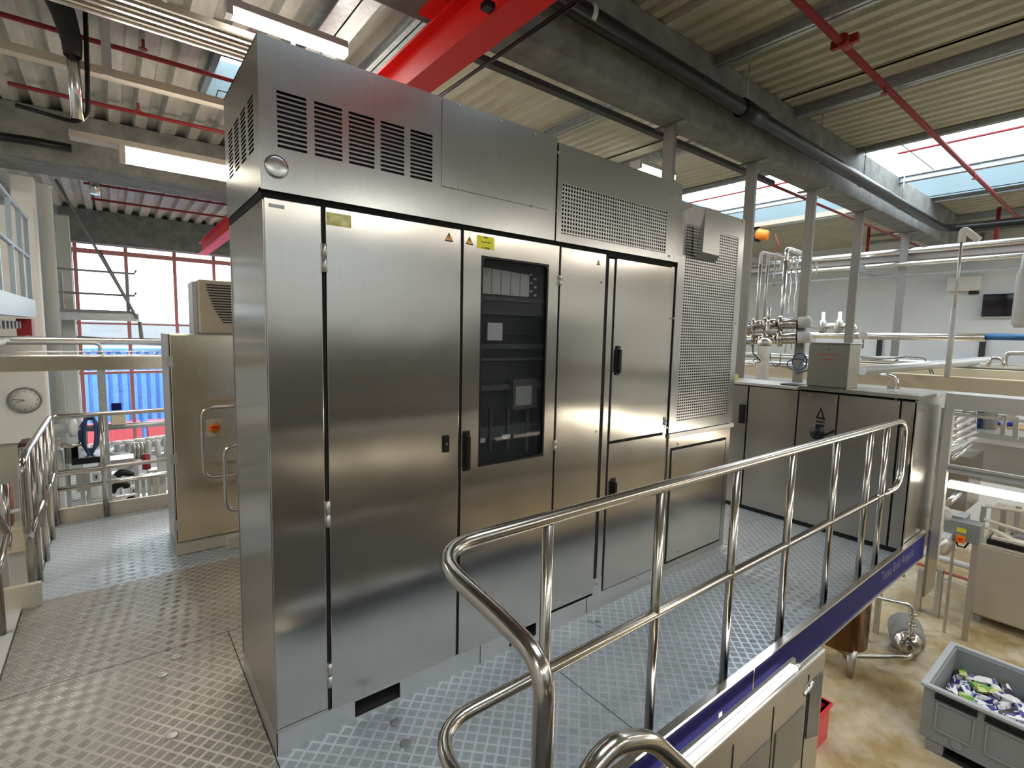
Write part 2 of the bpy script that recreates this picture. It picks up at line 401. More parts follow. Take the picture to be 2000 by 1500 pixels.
# ------------------------------------------------------------------ concrete beams
def beamx(name, y0, y1, z0, z1=CZ, x0=X0, x1=X1, m=CONC): return MB().box(x0, x1, y0, y1, z0, z1).build(name, m, bevel=.015)
bA = beamx('concrete_beam', .68, .95, 3.4)
tag(bA, 'long dark grey concrete roof beam running right over the cabinet, carrying the black pipe', 'beam')
tag(beamx('concrete_beam', 6.05, 6.8, 3.42, x1=5), 'grey concrete roof beam behind the warm fluorescent lamp at left', 'beam')
tag(beamx('concrete_beam', 12.3, 12.7, 3.32, x0=-1.2, x1=9), 'dark concrete lintel beam above the tall window', 'beam')

# roof purlins (one long steel channel each)
def purlin(x, y0, y1, w=.09, h=.13, z=CZ, m=GALV):
    b = MB(); b.box(x-w/2, x+w/2, y0, y1, z-.012, z).box(x-w/2, x+w/2, y0, y1, z-h, z-h+.012).box(x-.006, x+.006, y0, y1, z-h, z)
    return b.build('roof_purlin', m)
PL = [(1.02, 'wide dark purlin between the cool lamp and red beam', .24, .16),
      (1.50, 'narrow bright edged steel purlin just left of the red crane beam', .10, .10),
      (3.76, 'galvanised purlin nearest the red sprinkler pipe at the top right', .08, .09),
      (5.32, 'galvanised purlin in the right hand roof, last before the skylight', .08, .09),
      (7.06, 'galvanised purlin along the near edge of the big skylight', .06, .06),
      (8.72, 'pale steel tube crossing the middle of the big skylight', .09, .09),
      (10.5, 'dark purlin along the far edge of the big skylight', .07, .06),
      (12.2, 'dark purlin beyond the big skylight', .09, .12)]
for i, (x, lab, w, h) in enumerate(PL):
    tag(purlin(x, -5.5 if x > 3 else -1.4, .68, w, h), lab+', near side', 'purlin', 'roof purlins')
    if x < 12: tag(purlin(x, .95, 6.0, w, h), lab+', far side', 'purlin', 'roof purlins')

# fixtures of the added fill lamps
for i, (x, y, z) in enumerate(FILL_LAMPS):
    t = thing('fluorescent_lamp', 'unseen fill lamp added to brighten the hall', 'lamp', (x, y, z), 'added hall fill lamps')
    MB().box(x-.75, x+.75, y-.09, y+.09, z, z+.07).build('housing', WHITE, t)
    for dx in (-.5, .5): MB().cyl((x+dx, y, z+.07), (x+dx, y, CZ), .006, 6).build('hanger_rod', GALV, t)
# unseen dark blocks added to darken the reflections in the cabinet doors
BLOCKM = mat('dark_block_grey', (.10, .10, .095), .5)
for k, (x0, x1, y0, y1, z1, m_, lab) in enumerate(((-3.5, 1.2, -8.3, -7.3, 1.7, BLOCKM, 'unseen dark block added for reflections by the front wall, left one'), (1.6, 5.4, -8.3, -7.2, 1.3, BLOCKM, 'unseen dark block added for reflections by the front wall, middle one'), (5.9, 9.5, -8.3, -7.3, 1.9, BLOCKM, 'unseen dark block added for reflections by the front wall, right one'),
        (.3, 3.1, -4.6, -2.1, -1.0, mat('black_block', (.03, .03, .03), .6), 'unseen low dark block added for reflections beside the platform on the viewer side'))):
    b = MB(); b.box(x0, x1, y0, y1, FZ+.1, z1).box(x0+.1, x1-.1, y0+.1, y1-.1, z1, z1+.15).box(x0+.05, x1-.05, y0+.05, y1-.05, FZ, FZ+.1)
    tag(b.build('reflection_block', m_, bevel=.02), lab, 'machine')
for (x, y, z) in ((-1.2, -7.05, -.75), (3.4, -6.95, -.75), (7.4, -7.05, -.75)):
    t = thing('fluorescent_lamp', 'tube lamp on an unseen dark block by the front wall', 'lamp', (x, y, z), 'machine tube lamps')
    MB().cyl((x-1.2, y, z), (x+1.2, y, z), .03, 10).build('tube', mat('dim_tube', (1, 1, 1), .5, 0, (1, .85, .62), 4), t); MB().box(x-1.25, x+1.25, y-.1, y-.04, z-.03, z+.03).build('lamp_holder', WHITE, t)

t = thing('fluorescent_lamp', 'tube lamp below the landing on the viewer side', 'lamp', (0, -2.05, -.72), 'machine tube lamps')
MB().cyl((-.7, -2.03, -.72), (.6, -2.03, -.72), .03, 10).build('tube', mat('dim_tube2', (1, 1, 1), .5, 0, (1, .86, .62), 9), t)
# red crane beam
t = thing('crane_beam', 'bright red steel crane runway beam under the roof', 'crane beam', (1.45, 1, 3.12))
b = MB(); b.box(1.08, 1.25, -3.0, 11.0, 3.12, 3.137).build('bottom_flange', RED, t)
MB().box(1.10, 1.23, -3.0, 11.0, 3.363, 3.38).build('top_flange', RED, t)
MB().box(1.16, 1.172, -3.0, 11.0, 3.137, 3.363).build('web', RED, t)
for y in (.72, 6.4):
    MB().box(1.02, 1.30, y-.06, y+.14, 3.38, 3.4).build('beam_clamp', RED, t)
for y, dz in ((.2, 0), (1.4, 0)):
    MB().box(1.03, 1.08, y, y+.05, 3.13, 3.16).build('bracket', BLACK, t)
# cable rail beside the crane beam
tag(MB().tube([(1.32, -3, 3.12), (1.32, 4.2, 3.12)], .012).build('cable_rail', BLACK), 'thin black conductor line along the right side of the red crane beam', 'cable')

# black drain pipe along the beam
t = thing('drain_pipe', 'thick black drain pipe hung along the near side of the long concrete beam', 'pipe', (4, .5, 3.5))
pp = [(-1.5, .54, 3.66), (2.0, .54, 3.62), (9.2, .52, 3.50), (10.6, .52, 3.50), (10.9, -1.5, 3.52), (11.0, -5.5, 3.55)]
MB().tube(rounded(pp, .3), .062, 16).build('pipe_run', BLACK, t)
for x in (.6, 2.05, 4.05, 5.6, 6.9, 8.4):
    MB().cyl((x-.02, .54, 3.66-.0165*(x-0)), (x+.02, .54, 3.66-.0165*(x)), .068, 16).build('pipe_clamp', mat('pale_pipe_clamp', (.55, .55, .5), .4), t)
    MB().cyl((x, .54, 3.68-.0165*x), (x, .54, 4.0), .006, 6).build('hanger_rod', GALV, t)
MB().cyl((3.95, .54, 3.595), (4.3, .54, 3.59), .078, 16).build('coupling', BLACK, t)
# small dark tray and red pipe on the far side of that beam
b = MB(); b.box(1.4, 5.6, .99, 1.05, 3.36, 3.40)
tag(b.build('cable_tray', mat('dark_tray', (.03, .03, .03), .6)), 'narrow dark cable tray along the far bottom edge of the long beam', 'cable tray')

# red sprinkler pipes
def redpipe(pts, lab, r=.022, drops=()):
    t = thing('sprinkler_pipe', lab, 'sprinkler pipe', pts[0], 'red sprinkler pipes')
    MB().tube(rounded(pts, .1), r, 10).build('pipe_run', REDP, t)
    for d in drops:
        d = Vector(d); MB().cyl(d-Vector((0, 0, .07)), d, .012, 8).cyl(d-Vector((0, 0, .08)), d-Vector((0, 0, .07)), .03, 8).build('sprinkler_head', REDP, t)
    return t
z = 3.84
a = at(1565, 0, Z=z); b_ = at(1990, 430, Z=z)
redpipe([(1.5, a.y, z), (X1-.2, b_.y, z)], 'red sprinkler pipe crossing the roof at the top right in front of the long beam', .026, [(5.0, a.y+.02, z), (8.6, a.y+.04, z)])
MB_ = MB(); p = at(1655, 80, Z=z); MB_.cyl((p.x-.06, a.y, z), (p.x+.06, a.y, z), .045, 10).box(p.x-.02, p.x+.02, a.y-.09, a.y+.09, z-.03, z+.03)
tag(MB_.build('pipe_coupling', REDP), 'red bolted pipe coupling on the sprinkler pipe at the top right', 'pipe coupling')
redpipe([(-3.5, at(200, 85, Z=3.85).y, 3.85), (2.2, at(445, 155, Z=3.85).y, 3.85)], 'red sprinkler pipe nearest the top left corner', .02, [(at(280, 95, Z=3.85).x, at(280, 95, Z=3.85).y, 3.92)])
redpipe([(-1.1, at(200, 205, Z=3.85).y, 3.85), (3.2, at(445, 260, Z=3.85).y, 3.85)], 'second red sprinkler pipe at left, just above the warm lamp', .02, [(at(270, 215, Z=3.85).x, at(270, 215, Z=3.85).y, 3.92)])
q = at(300, 378, Z=3.8); redpipe([(q.x-.9, q.y, 3.8), (3.4, q.y, 3.8)], 'thin red sprinkler pipe beyond the left concrete beam', .018)
q = at(300, 405, Z=3.8); redpipe([(q.x-.9, q.y, 3.8), (3.4, q.y, 3.8)], 'red sprinkler pipe in front of the lintel over the window', .02)
redpipe([(3.4, 1.12, 3.42), (12, 1.12, 3.42)], 'red sprinkler pipe behind the row of hanging posts', .018)
for yy, lab in ((-1.6, 'thin red sprinkler pipe inside the big skylight, near side of the beam'), (2.3, 'thin red sprinkler pipe inside the big skylight, far side of the beam')):
    pass
q = at(1800, 290, Z=4.2); redpipe([(q.x, -4.6, 4.2), (q.x, .6, 4.2)], 'thin red sprinkler pipe running along the big skylight, near side of the beam', .016)
q = at(1400, 385, Z=4.2); redpipe([(q.x, 1.0, 4.2), (q.x, 4.6, 4.2)], 'thin red sprinkler pipe running along the big skylight, far side of the beam', .016)
for (px, py0, py1, X) in ((1698, 440, 492, 12.0), (1952, 405, 470, 11.5)):
    a = at(px, py0, X=X); b_ = at(px, py1, X=X)
    tag(MB().cyl(a, (a.x, a.y, b_.z), .03, 8).build('red_riser', REDP), 'short vertical red pipe hanging below the roof, %s' % ('between the third and fourth posts' if px < 1800 else 'near the right edge'), 'pipe')

# ================================================================== PLATFORM DECK
DY0 = -.84
b = MB()
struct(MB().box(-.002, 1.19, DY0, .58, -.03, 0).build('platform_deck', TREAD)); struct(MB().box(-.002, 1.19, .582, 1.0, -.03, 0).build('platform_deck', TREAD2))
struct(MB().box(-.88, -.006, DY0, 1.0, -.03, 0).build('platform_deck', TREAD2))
struct(MB().box(1.195, 4.64, DY0, .98, -.03, 0).build('platform_deck', TREAD))
struct(MB().box(-1.15, .2, -3.2, DY0-.005, -.03, 0).build('platform_landing', mat('dark_landing', (.08, .08, .08), .6)))
struct(MB().box(-.84, .62, 1.96, 3.42, -.035, -.004).build('platform_deck', TREAD))
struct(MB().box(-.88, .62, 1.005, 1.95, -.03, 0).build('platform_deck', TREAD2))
WK = mat('off_white_kerb', (.62, .63, .60), .45)
struct(MB().box(-.97, -.885, -.8, 1.95, -.16, .01).build('kerb_strip', WK))
struct(MB().box(-.90, -.845, 1.96, 3.44, -.16, .012).build('kerb_strip', WK))
struct(MB().box(-.845, .66, 3.43, 3.46, -.16, .11).build('toe_board', CREAM))
b = MB(); b.box(-.96, -.80, 1.90, 1.94, -.06, .13); struct(b.build('toe_board', CREAM))
struct(MB().box(-.88, 4.6, DY0+.02, .96, -.16, -.035).build('platform_frame', GREY))
# access cover beside the cabinet
a = at(1162, 1197, Z=0); c = at(1193, 1212, Z=0)
struct(MB().box(1.63, 3.2, -.20, -.035, 0, .004).build('trench_cover', TREAD))
for k, (px, py) in enumerate(((772, 1412), (792, 1452), (1167, 1215), (1410, 1335), (1515, 1255), (1605, 1190), (1670, 1144), (336, 1437), (318, 1318), (345, 1283))):
    p = at(px, py, Z=0)
    lab = ['round deck bolt nearest the cabinet corner', 'second round deck bolt from the cabinet corner', 'round deck bolt beside the trench cover', 'round steel foot at the third railing post', 'round steel foot at the fourth railing post', 'round steel foot at the fifth railing post', 'round steel foot at the farthest railing posts', 'round deck bolt on the shade-toned deck left of the cabinet, nearest the viewer', 'middle one of the three round deck bolts left of the cabinet', 'farthest of the three round deck bolts left of the cabinet'][k]
    tag(MB().lathe([(.018, 0), (.022, .002), (.018, .004), (.002, .005)], (p.x, p.y, 0), n=14).build('deck_bolt', GREY if k < 7 else STEELG), lab, 'bolt', 'round bolts in the deck')

# blue edge board
t = thing('edge_board', 'long navy blue fascia board along the platform edge under the railing', 'fascia board', (2.4, -.85, -.12))
MB().box(.24, 4.62, -.865, -.845, -.105, .082).build('board', NAVY, t)
MB().box(.24, 4.64, -.872, -.842, .082, .094).build('top_trim', PIPE, t)
MB().box(.24, 4.64, -.872, -.842, -.117, -.105).build('bottom_trim', PIPE, t)
MB().box(4.62, 4.64, -.872, -.842, -.117, .11).build('end_trim', PIPE, t)
MB().box(1.86, 1.868, -.869, -.865, -.11, .09).build('joint_strip', PIPE, t)
text('lettering', 'Tetra Brik Aseptic', .10, (4.0, -.8662, 0), (1, 0, 0), (0, 0, 1), mat('faint_grey_lettering', (.12, .13, .24), .5), t)
a = at(1407, 1397, Y=-.867); MB().box(a.x-.012, a.x+.012, -.868, -.865, a.z-.014, a.z+.014).build('paper_dot', PAPER, t)

# ================================================================== MAIN CABINET
W1 = 2.335; HZ = 2.54; D = .60
t = CAB = thing('electrical_cabinet', 'tall brushed stainless steel machine cabinet with louvred top and glass door, centre of the platform', 'cabinet', (1.16, .3, 0))
MB().box(.012, W1-.01, .12, D-.01, .1, 2.06).build('body', DARK, t)
MB().box(.02, W1-.02, .02, D-.02, 0, .02).build('base', DARK, t)
# plinth with two dark openings
b = MB(); us = [0, .30, .50, 1.10, 1.28, W1]; b.plate(us, [0, .015, .085, .1], lambda u, v: v > .015 and v < .085 and (.30 < u < .50 or 1.10 < u < 1.28), 1, .004, .012)
b.build('plinth', STEELG, t)
MB().box(-.002, 0.004, .004, D, 0, .1).build('plinth_side', STEELG, t)
for x in (.92, 1.34, 1.66): MB().box(x, x+.003, .0025, .004, .0, .1).build('plinth_seam', GAP, t)
# side skins
MB().box(-.004, .012, .0, D, .1, 2.03).build('side_panel', STEEL, t, .002)
# filler panel and doors
def panel(name, x0, x1, z0, z1, m=STEEL, y=-.006, parent=t, th=.02):
    return MB().box(x0, x1, y, y+th, z0, z1).build(name, m, parent, .0025)
panel('corner_panel', .0, .188, .115, 2.035)
MB().box(0, .19, -.004, .012, .1, .112).build('corner_foot', STEEL, t)
d1 = panel('door', .203, .776, .10, 2.037)
d2 = MB(); wx0, wx1, wz0, wz1 = .885, 1.283, .985, 1.94
def rrect(x0, x1, z0, z1, r, n=5):
    o = []
    for cx, cz, a0 in ((x1-r, z1-r, 0), (x0+r, z1-r, PI/2), (x0+r, z0+r, PI), (x1-r, z0+r, 1.5*PI)):
        o += [(cx+r*math.cos(a0+PI/2*k/n), cz+r*math.sin(a0+PI/2*k/n)) for k in range(n+1)]
    return o
def frame_door(name, X0_, X1_, Z0_, Z1_, inner, y0, y1, m, parent):
    b = MB(); N = len(inner); cx = (X0_+X1_)/2; cz = (Z0_+Z1_)/2
    out = []
    ix0, ix1, iz0, iz1 = min(p[0] for p in inner), max(p[0] for p in inner), min(p[1] for p in inner), max(p[1] for p in inner)
    for (x, z) in inner:
        out.append((X1_ if x > (ix0+ix1)/2 else X0_, Z1_ if z > (iz0+iz1)/2 else Z0_))
    def ring(p, y): return [b.bm.verts.new((q[0], y, q[1])) for q in p]
    # project each inner point onto the outer rectangle: corners share the rectangle corner
    iF, iB = ring(inner, y0), ring(inner, y1)
    cF = {c: b.bm.verts.new((c[0], y0, c[1])) for c in set(out)}; cB = {c: b.bm.verts.new((c[0], y1, c[1])) for c in set(out)}
    for i in range(N):
        j = (i+1) % N
        for (I, C, flip) in ((iF, cF, 0), (iB, cB, 1)):
            vs = [I[i], I[j], C[out[j]]]+([C[out[i]]] if out[i] != out[j] else [])
            b.bm.faces.new(vs)
        b.bm.faces.new((iF[i], iB[i], iB[j], iF[j]))
    cs = [(X0_, Z0_), (X1_, Z0_), (X1_, Z1_), (X0_, Z1_)]
    for i in range(4): a, c = cs[i], cs[(i+1) % 4]; b.bm.faces.new((cF[a], cF[c], cB[c], cB[a]))
    return b.build(name, m, parent)
d2 = frame_door('door', .79, 1.352, .10, 2.037, rrect(wx0, wx1, wz0, wz1, .03), -.006, .014, STEEL, t)
b = MB(); rr = rrect(wx0-.004, wx1+.004, wz0-.004, wz1+.004, .03)
b.prism(rr, 1, .004, .008); g = b.build('window_glass', GLASSD, d2)
frame_door('window_seal', wx0-.001, wx1+.001, wz0-.001, wz1+.001, rrect(wx0+.008, wx1-.008, wz0+.008, wz1-.008, .025), -.008, .006, BLACK, d2)
# what stands behind the glass
MB().box(wx0-.05, wx1+.05, .10, .11, wz0-.05, wz1+.05).build('mounting_plate', mat('inner_plate', (.03, .034, .038), .5), t)
def inner(px0, py0, px1, py1, y, th_, nm, m_):
    a, c = at(px0, py0, Y=y), at(px1, py1, Y=y); return MB().box(a.x, c.x, y, y+th_, c.z, a.z).build(nm, m_, t)
PM = mat('pale_module', (.62, .64, .62), .5)
for k in range(5): inner(943+k*18.5, 522+k*3.2, 959+k*18.5, 574+k*1.5, .05, .04, 'module', PM)
for k in range(6): inner(1036+(k % 2)*8, 535+k*8, 1040+(k % 2)*8, 539+k*8, .05, .01, 'terminal', PM)
DU = mat('duct', (.09, .10, .11), .5)
for (py, h_) in ((584, 3), (612, 5), (650, 4), (672, 9), (700, 3), (754, 2), (837, 2)): inner(935, py, 1072, py+h_, .07, .03, 'wiring_duct', DU)
inner(1003, 742, 1048, 796, .05, .05, 'screen', mat('dim_screen', (.10, .11, .11), .4)); inner(1008, 755, 1038, 790, .045, .005, 'screen_glass', mat('screen_glow', (.42, .46, .38), .4))
for px in (958, 992, 1030): inner(px, 800, px+1.5, 880, .06, .02, 'cable_run', DU)
inner(953, 630, 981, 665, .03, .01, 'paper_note', PAPER)
for px, py in ((933, 858), (982, 850)): inner(px, py, px+15, py+6, .03, .01, 'paper_tag', PAPER)
panel('door', 1.366, 1.700, .12, 2.037)
panel('post_cover', 1.727, 1.772, .20, 2.02, y=-.004)
MB().box(1.705, 1.722, -.001, .03, .20, 2.03).build('gasket', GAP, t); MB().box(1.774, 1.786, -.001, .03, .12, 2.02).build('gasket', GAP, t)
MB().box(1.70, 1.775, -.002, .02, .1, .2).build('post_foot', STEELG, t)
d4 = panel('door', 1.788, 2.298, 1.0, 2.025); d5 = panel('door', 1.788, 2.298, .11, .985)
for x0, x1 in ((.190, .202), (.777, .789), (1.353, 1.365)): MB().box(x0, x1, .0, .03, .1, 2.035).build('gasket', GAP, t)
MB().box(1.79, 2.30, .0, .03, .985, 1.0).build('gasket', GAP, t); MB().box(2.30, 2.335, -.001, .03, .1, 2.03).build('edge_strip', STEEL, t)
MB().box(.0, W1, .004, .03, 2.03, 2.062).build('shadow_gap', GAP, t)
# hinges
def hinge(x, z, p, h=.10):
    b = MB(); b.cyl((x, -.012, z-h/2), (x, -.012, z-.002), .009, 10).cyl((x, -.012, z+.002), (x, -.012, z+h/2), .009, 10).box(x-.012, x+.006, -.008, .0, z-h/2, z+h/2)
    return b.build('hinge', STEELG, p)
for z_ in (1.855, .905, .255): hinge(.196, z_, d1)
for z_ in (1.87, 1.03): hinge(1.36, z_, d2, .05)
hinge(2.305, 1.07, d4, .05)
# handles and locks
def handle(x, z, h, p, m=BLACK):
    b = MB(); b.box(x-.017, x+.017, -.014, -.006, z-h/2, z+h/2); b.build('handle_plate', m, p, .004)
    b = MB(); b.box(x-.012, x+.010, -.034, -.012, z-h/2+.012, z+h/2-.02); return b.build('handle_lever', m, p, .006)
a = at(909, 880, Y=0); handle(a.x, a.z, .185, CAB)
a = at(1204, 704, Y=0); handle(a.x, a.z, .165, CAB)
a = at(1195, 960, Y=0); handle(a.x, a.z, .165, CAB)
a = at(869, 866, Y=0); MB().box(a.x-.016, a.x+.016, -.014, -.006, a.z-.038, a.z+.038).build('lock_plate', BLACK, CAB, .003)
MB().cyl((a.x, -.018, a.z), (a.x, -.013, a.z), .005, 10).build('lock_button', SCREW, CAB)
def screw(px, py, p, Y=-.006, r=.0055):
    a = at(px, py, Y=Y); return MB().cyl((a.x, Y-.004, a.z), (a.x, Y, a.z), r, 10).build('screw', SCREW, p)
for px, py in ((1175, 551), (1165, 843), (1165, 1141), (1245, 1130)): screw(px, py, CAB)
# top hood, left part
hl = MB(); ux = [-.012]; groups = []
lx = [at(x, y, Y=-.02).x for x, y in ((541, 240), (599, 255), (614, 255), (668, 270), (681, 270), (731, 280), (743, 285), (789, 295), (801, 300), (844, 310))]
zt_, zb_ = at(545, 178, Y=-.02).z, at(545, 288, Y=-.02).z
groups = [(lx[i], lx[i+1]) for i in range(0, 10, 2)]
for a_, b_ in groups: ux += [a_, b_]
ux += [1.302]
ns = 12; ph = (zt_-zb_)/(ns-.45); slots = [(zb_+k*ph, zb_+k*ph+ph*.60) for k in range(ns)]
vz = [2.057]+[v for s_ in slots for v in s_]+[HZ]
inS = lambda u, v: any(a_ < u < b_ for a_, b_ in groups) and any(a_ < v < b_ for a_, b_ in slots)
hood = MB().plate(ux, vz, inS, 1, -.022, -.016).build('hood_front_left', STEELH, t)
MB().box(-.01, W1, .02, .03, 2.08, HZ-.01).build('hood_inside', DARK, t)
MB().box(-.012, 1.302, -.016, .02, 2.057, 2.064).build('hood_lip_left', STEELH, t)
MB().box(-.012, 1.302, -.018, D, HZ-.006, HZ).build('hood_top_left', STEELH, t)
# hood side with louvres (facing left)
sg = [(.06+k*.125, .06+k*.125+.085) for k in range(4)]
uy = [-.016]+[v for s_ in sg for v in s_]+[D]
MB().plate(uy, vz, lambda u, v: any(a_ < u < b_ for a_, b_ in sg) and any(a_ < v < b_ for a_, b_ in slots), 0, -.012, -.006).build('hood_side', STEELH, t)
MB().box(.0, .01, -.01, D-.02, 2.08, HZ-.01).build('hood_side_inside', DARK, t)
MB().box(-.006, .0, .0, D, 2.03, 2.065).build('side_gap', GAP, t)
MB().box(-.006, W1, D-.01, D, .1, HZ).build('back_panel', STEELH, t)
x0, x1 = at(862, 280, Y=-.02).x, at(1068, 340, Y=-.02).x
lid = MB().box(x0, x1+.01, -.026, -.022, at(861, 363, Y=-.024).z, HZ-.012).build('access_lid', STEELH, t, .001)
for px, py in ((897, 206), (978, 236), (1045, 262), (897, 366), (973, 386), (1040, 402)): screw(px, py, lid, -.026)
MB().box(1.304, 1.312, -.012, .02, 2.07, HZ-.002).build('hood_gap', GAP, t)
a = at(540, 326, Y=-.022); MB().lathe([(.038, 0), (.038, .002), (.030, .004), (.01, .0045), (.001, .0045)], (a.x, -.022, a.z), (0, -1, 0)).build('round_cap', STEELH, t)
# hood, right part with perforated area
m0, m1 = at(1097, 400, Y=-.02).x, at(1302, 450, Y=-.02).x; q0, q1 = at(1300, 495, Y=-.02).z, at(1100, 357, Y=-.02).z
hr = MB().plate([1.314, m0, m1, 2.342], [2.057, q0, q1, HZ-.02], lambda u, v: m0 < u < m1 and q0 < v < q1, 1, -.020, -.014).build('hood_front_right', STEELH, t)
MB().box(m0, m1, -.0185, -.0165, q0, q1).build('perforated_grille', PERF, hr)
MB().box(1.312, 2.342, -.016, D, HZ-.026, HZ-.02).build('hood_top_right', STEELH, t)
MB().box(2.335, 2.342, -.016, D, 2.45, HZ-.02).build('hood_end', STEELH, t)
for px, py in ((1090, 298), (1088, 412), (1314, 377), (1307, 500)): screw(px, py, hr, -.02, .007)
# labels
def wtri(px, py, s, Y, par):
    a = at(px, py, Y=Y); h = s*.87
    MB().prism([(a.x-s/2, a.z-h/2), (a.x+s/2, a.z-h/2), (a.x, a.z+h/2)], 1, Y-.0008, Y).build('warning_label_border', BLACK, par)
    k = .74; cz = a.z-h*.055
    MB().prism([(a.x-s*k/2, cz-h*k/2+.002), (a.x+s*k/2, cz-h*k/2+.002), (a.x, cz+h*k/2-.001)], 1, Y-.0014, Y-.0008).build('warning_label', WARN, par)
    z = a.z; x = a.x
    MB().prism([(x+.001*s/.04, z+.010*s/.04), (x-.004*s/.04, z-.002*s/.04), (x, z-.002*s/.04), (x-.003*s/.04, z-.013*s/.04), (x+.004*s/.04, z+.001*s/.04), (x, z+.001*s/.04), (x+.004*s/.04, z+.010*s/.04)], 1, Y-.002, Y-.0014).build('lightning_symbol', BLACK, par)
wtri(877, 463, .042, -.006, CAB); wtri(917, 470, .040, -.006, CAB); wtri(1169, 513, .030, -.006, CAB)
a, c = at(637, 411, Y=-.006), at(686, 449, Y=-.006)
MB().box(a.x, c.x, -.0075, -.006, c.z+.006, a.z-.004).build('faded_label', FADED, CAB)
a, c = at(932, 458, Y=-.006), at(965, 490, Y=-.006)
yl = MB().box(a.x, c.x, -.0075, -.006, c.z+.002, a.z-.002).build('yellow_label', YELLOW, CAB)
cx = (a.x+c.x)/2; cz = (a.z+c.z)/2
text('label_text', 'Filler', .011, (cx, -.0078, cz+.022), (1, 0, 0), (0, 0, 1), BLACK, CAB)
text('label_text', 'Number Valve', .009, (cx, -.0078, cz+.002), (1, 0, 0), (0, 0, 1), BLACK, CAB)
text('label_text', '4 10046', .014, (cx, -.0078, cz-.024), (1, 0, 0), (0, 0, 1), BLACK, CAB)
a = at(537, 400, Y=-.006); MB().box(a.x-.02, a.x+.03, -.007, -.006, 2.005, 2.017).build('clear_label', mat('dull_label', (.45, .47, .5), .6), CAB)

# ------------------------------------------------------------------ cooling unit and base cabinet at the cabinet's right end
t = thing('cooling_unit', 'slotted stainless cooling unit with a small box hood, right end of the tall cabinet', 'cooling unit', (2.73, .2, .99))
MB().box(2.35, 3.09, .03, .5, 1.0, 2.41).build('housing', DARK, t)
cx0, cx1 = 2.345, 3.12
a0, a1 = 2.42, 3.05
MB().plate([cx0, a0, a1, cx1], [.99, 1.06, 2.30, 2.43], lambda u, v: a0 < u < a1 and 1.06 < v < 2.30, 1, -.012, -.004).build('front_frame', STEELH, t)
MB().box(a0, a1, -.010, -.007, 1.06, 2.30).build('slotted_grille', SLOTP, t)
MB().box(3.095, cx1, -.004, .5, .99, 2.43).build('side_panel', STEELH, t); MB().box(cx0, cx1, -.004, .5, 2.41, 2.43).build('top_panel', STEELH, t)
hy = -.09
b = MB(); v = [b.bm.verts.new(at(x, y, Y=y_)) for x, y, y_ in ((1352, 504, -.012), (1397, 513, -.012), (1405, 500, hy), (1372, 492, hy), (1357, 402, -.012), (1403, 416, -.012), (1408, 412, hy), (1379, 405, hy))]
for f in ((3, 2, 6, 7), (0, 3, 7, 4), (1, 5, 6, 2), (4, 7, 6, 5)): b.bm.faces.new([v[k] for k in f])
bh = b.build('fan_hood', STEELH, t)
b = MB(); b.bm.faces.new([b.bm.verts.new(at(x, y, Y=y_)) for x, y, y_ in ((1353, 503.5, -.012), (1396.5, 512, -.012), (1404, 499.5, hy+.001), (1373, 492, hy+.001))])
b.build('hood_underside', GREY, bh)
for px, py in ((1324, 402), (1450, 432), (1315, 622), (1437, 632), (1303, 835)): screw(px, py, t, -.012, .006)
t = thing('base_cabinet', 'low stainless cabinet with a recessed panel below the slotted cooling unit', 'cabinet', (2.73, .2, 0))
MB().box(2.35, 3.13, .01, .5, .0, .96).build('body', STEELG, t, .003)
MB().box(2.345, 3.14, -.018, .5, .955, .985).build('top_lip', STEELG, t, .003)
MB().box(2.36, 3.12, -.004, .012, .06, .955).build('frame_panel', STEELD, t, .002)
MB().box(2.40, 3.05, -.011, -.003, .12, .87).build('inset_panel', STEEL, t, .003)
MB().box(2.385, 3.065, -.005, -.0035, .105, .885).build('inset_gap', GAP, t)
for px, py in ((1327, 868), (1325, 1077)): screw(px, py, t, -.011, .007)

# ================================================================== RAILINGS
def railing(name, label, runs, posts, loc, r=.0205, m=TUBE, foot=True):
    t = thing(name, label, 'railing', loc)
    for nm, pts, rr, rad in runs: MB().tube(rounded(pts, rad, 8), rr, 20).build(nm, m, t)
    for (x, y, z0, z1, rp) in posts:
        p = MB().cyl((x, y, z0), (x, y, z1), rp, 18).build('post', m, t)
        if foot: MB().lathe([(.034, 0), (.034, .004), (rp, .006)], (x, y, z0), n=18).build('post_foot', STEELG, p)
    return t
RY = -.80
railing('handrail', 'polished stainless tube railing along the right edge of the platform, nearest the viewer',
        [('top_rail', [(.20, -1.235, .0), (.20, -1.235, .98), (.205, -1.10, 1.0), (.19, -.80, 1.045), (4.10, -.80, 1.045), (4.10, -.80, .55), (3.6, -.80, .55)], .021, .16),
         ('middle_rail', [(.20, -1.20, .0), (.20, -1.20, .50), (.19, -.80, .55), (3.7, -.80, .55)], .019, .14)],
        [(x, RY, 0, 1.03, .018) for x in (.60, 1.165, 1.715, 2.265, 2.83, 3.385, 3.70)], (2, RY, 0))
t = thing('stair_handrail', 'curved end of a polished tube handrail in the bottom foreground, before the blue board', 'handrail', (.4, -1.34, 0))
a, b_, c, d = at(1135, 1530, Y=-1.32), at(1190, 1455, Y=-1.32), at(1268, 1440, Y=-1.32), at(1370, 1535, Y=-1.32)
MB().tube(rounded([(a.x-.06, -1.32, a.z-.5), a+Vector((-.0, 0, 0)), Vector((b_.x, -1.32, b_.z+.0)), Vector((c.x, -1.32, c.z)), d, (d.x+.45, -1.32, d.z-.36)], .075, 8), .020, 20).build('rail', TUBE, t)
MB().cyl((d.x+.40, -1.32, d.z-.3), (d.x+.40, -1.32, -1.0), .018, 14).build('post', TUBE, t)

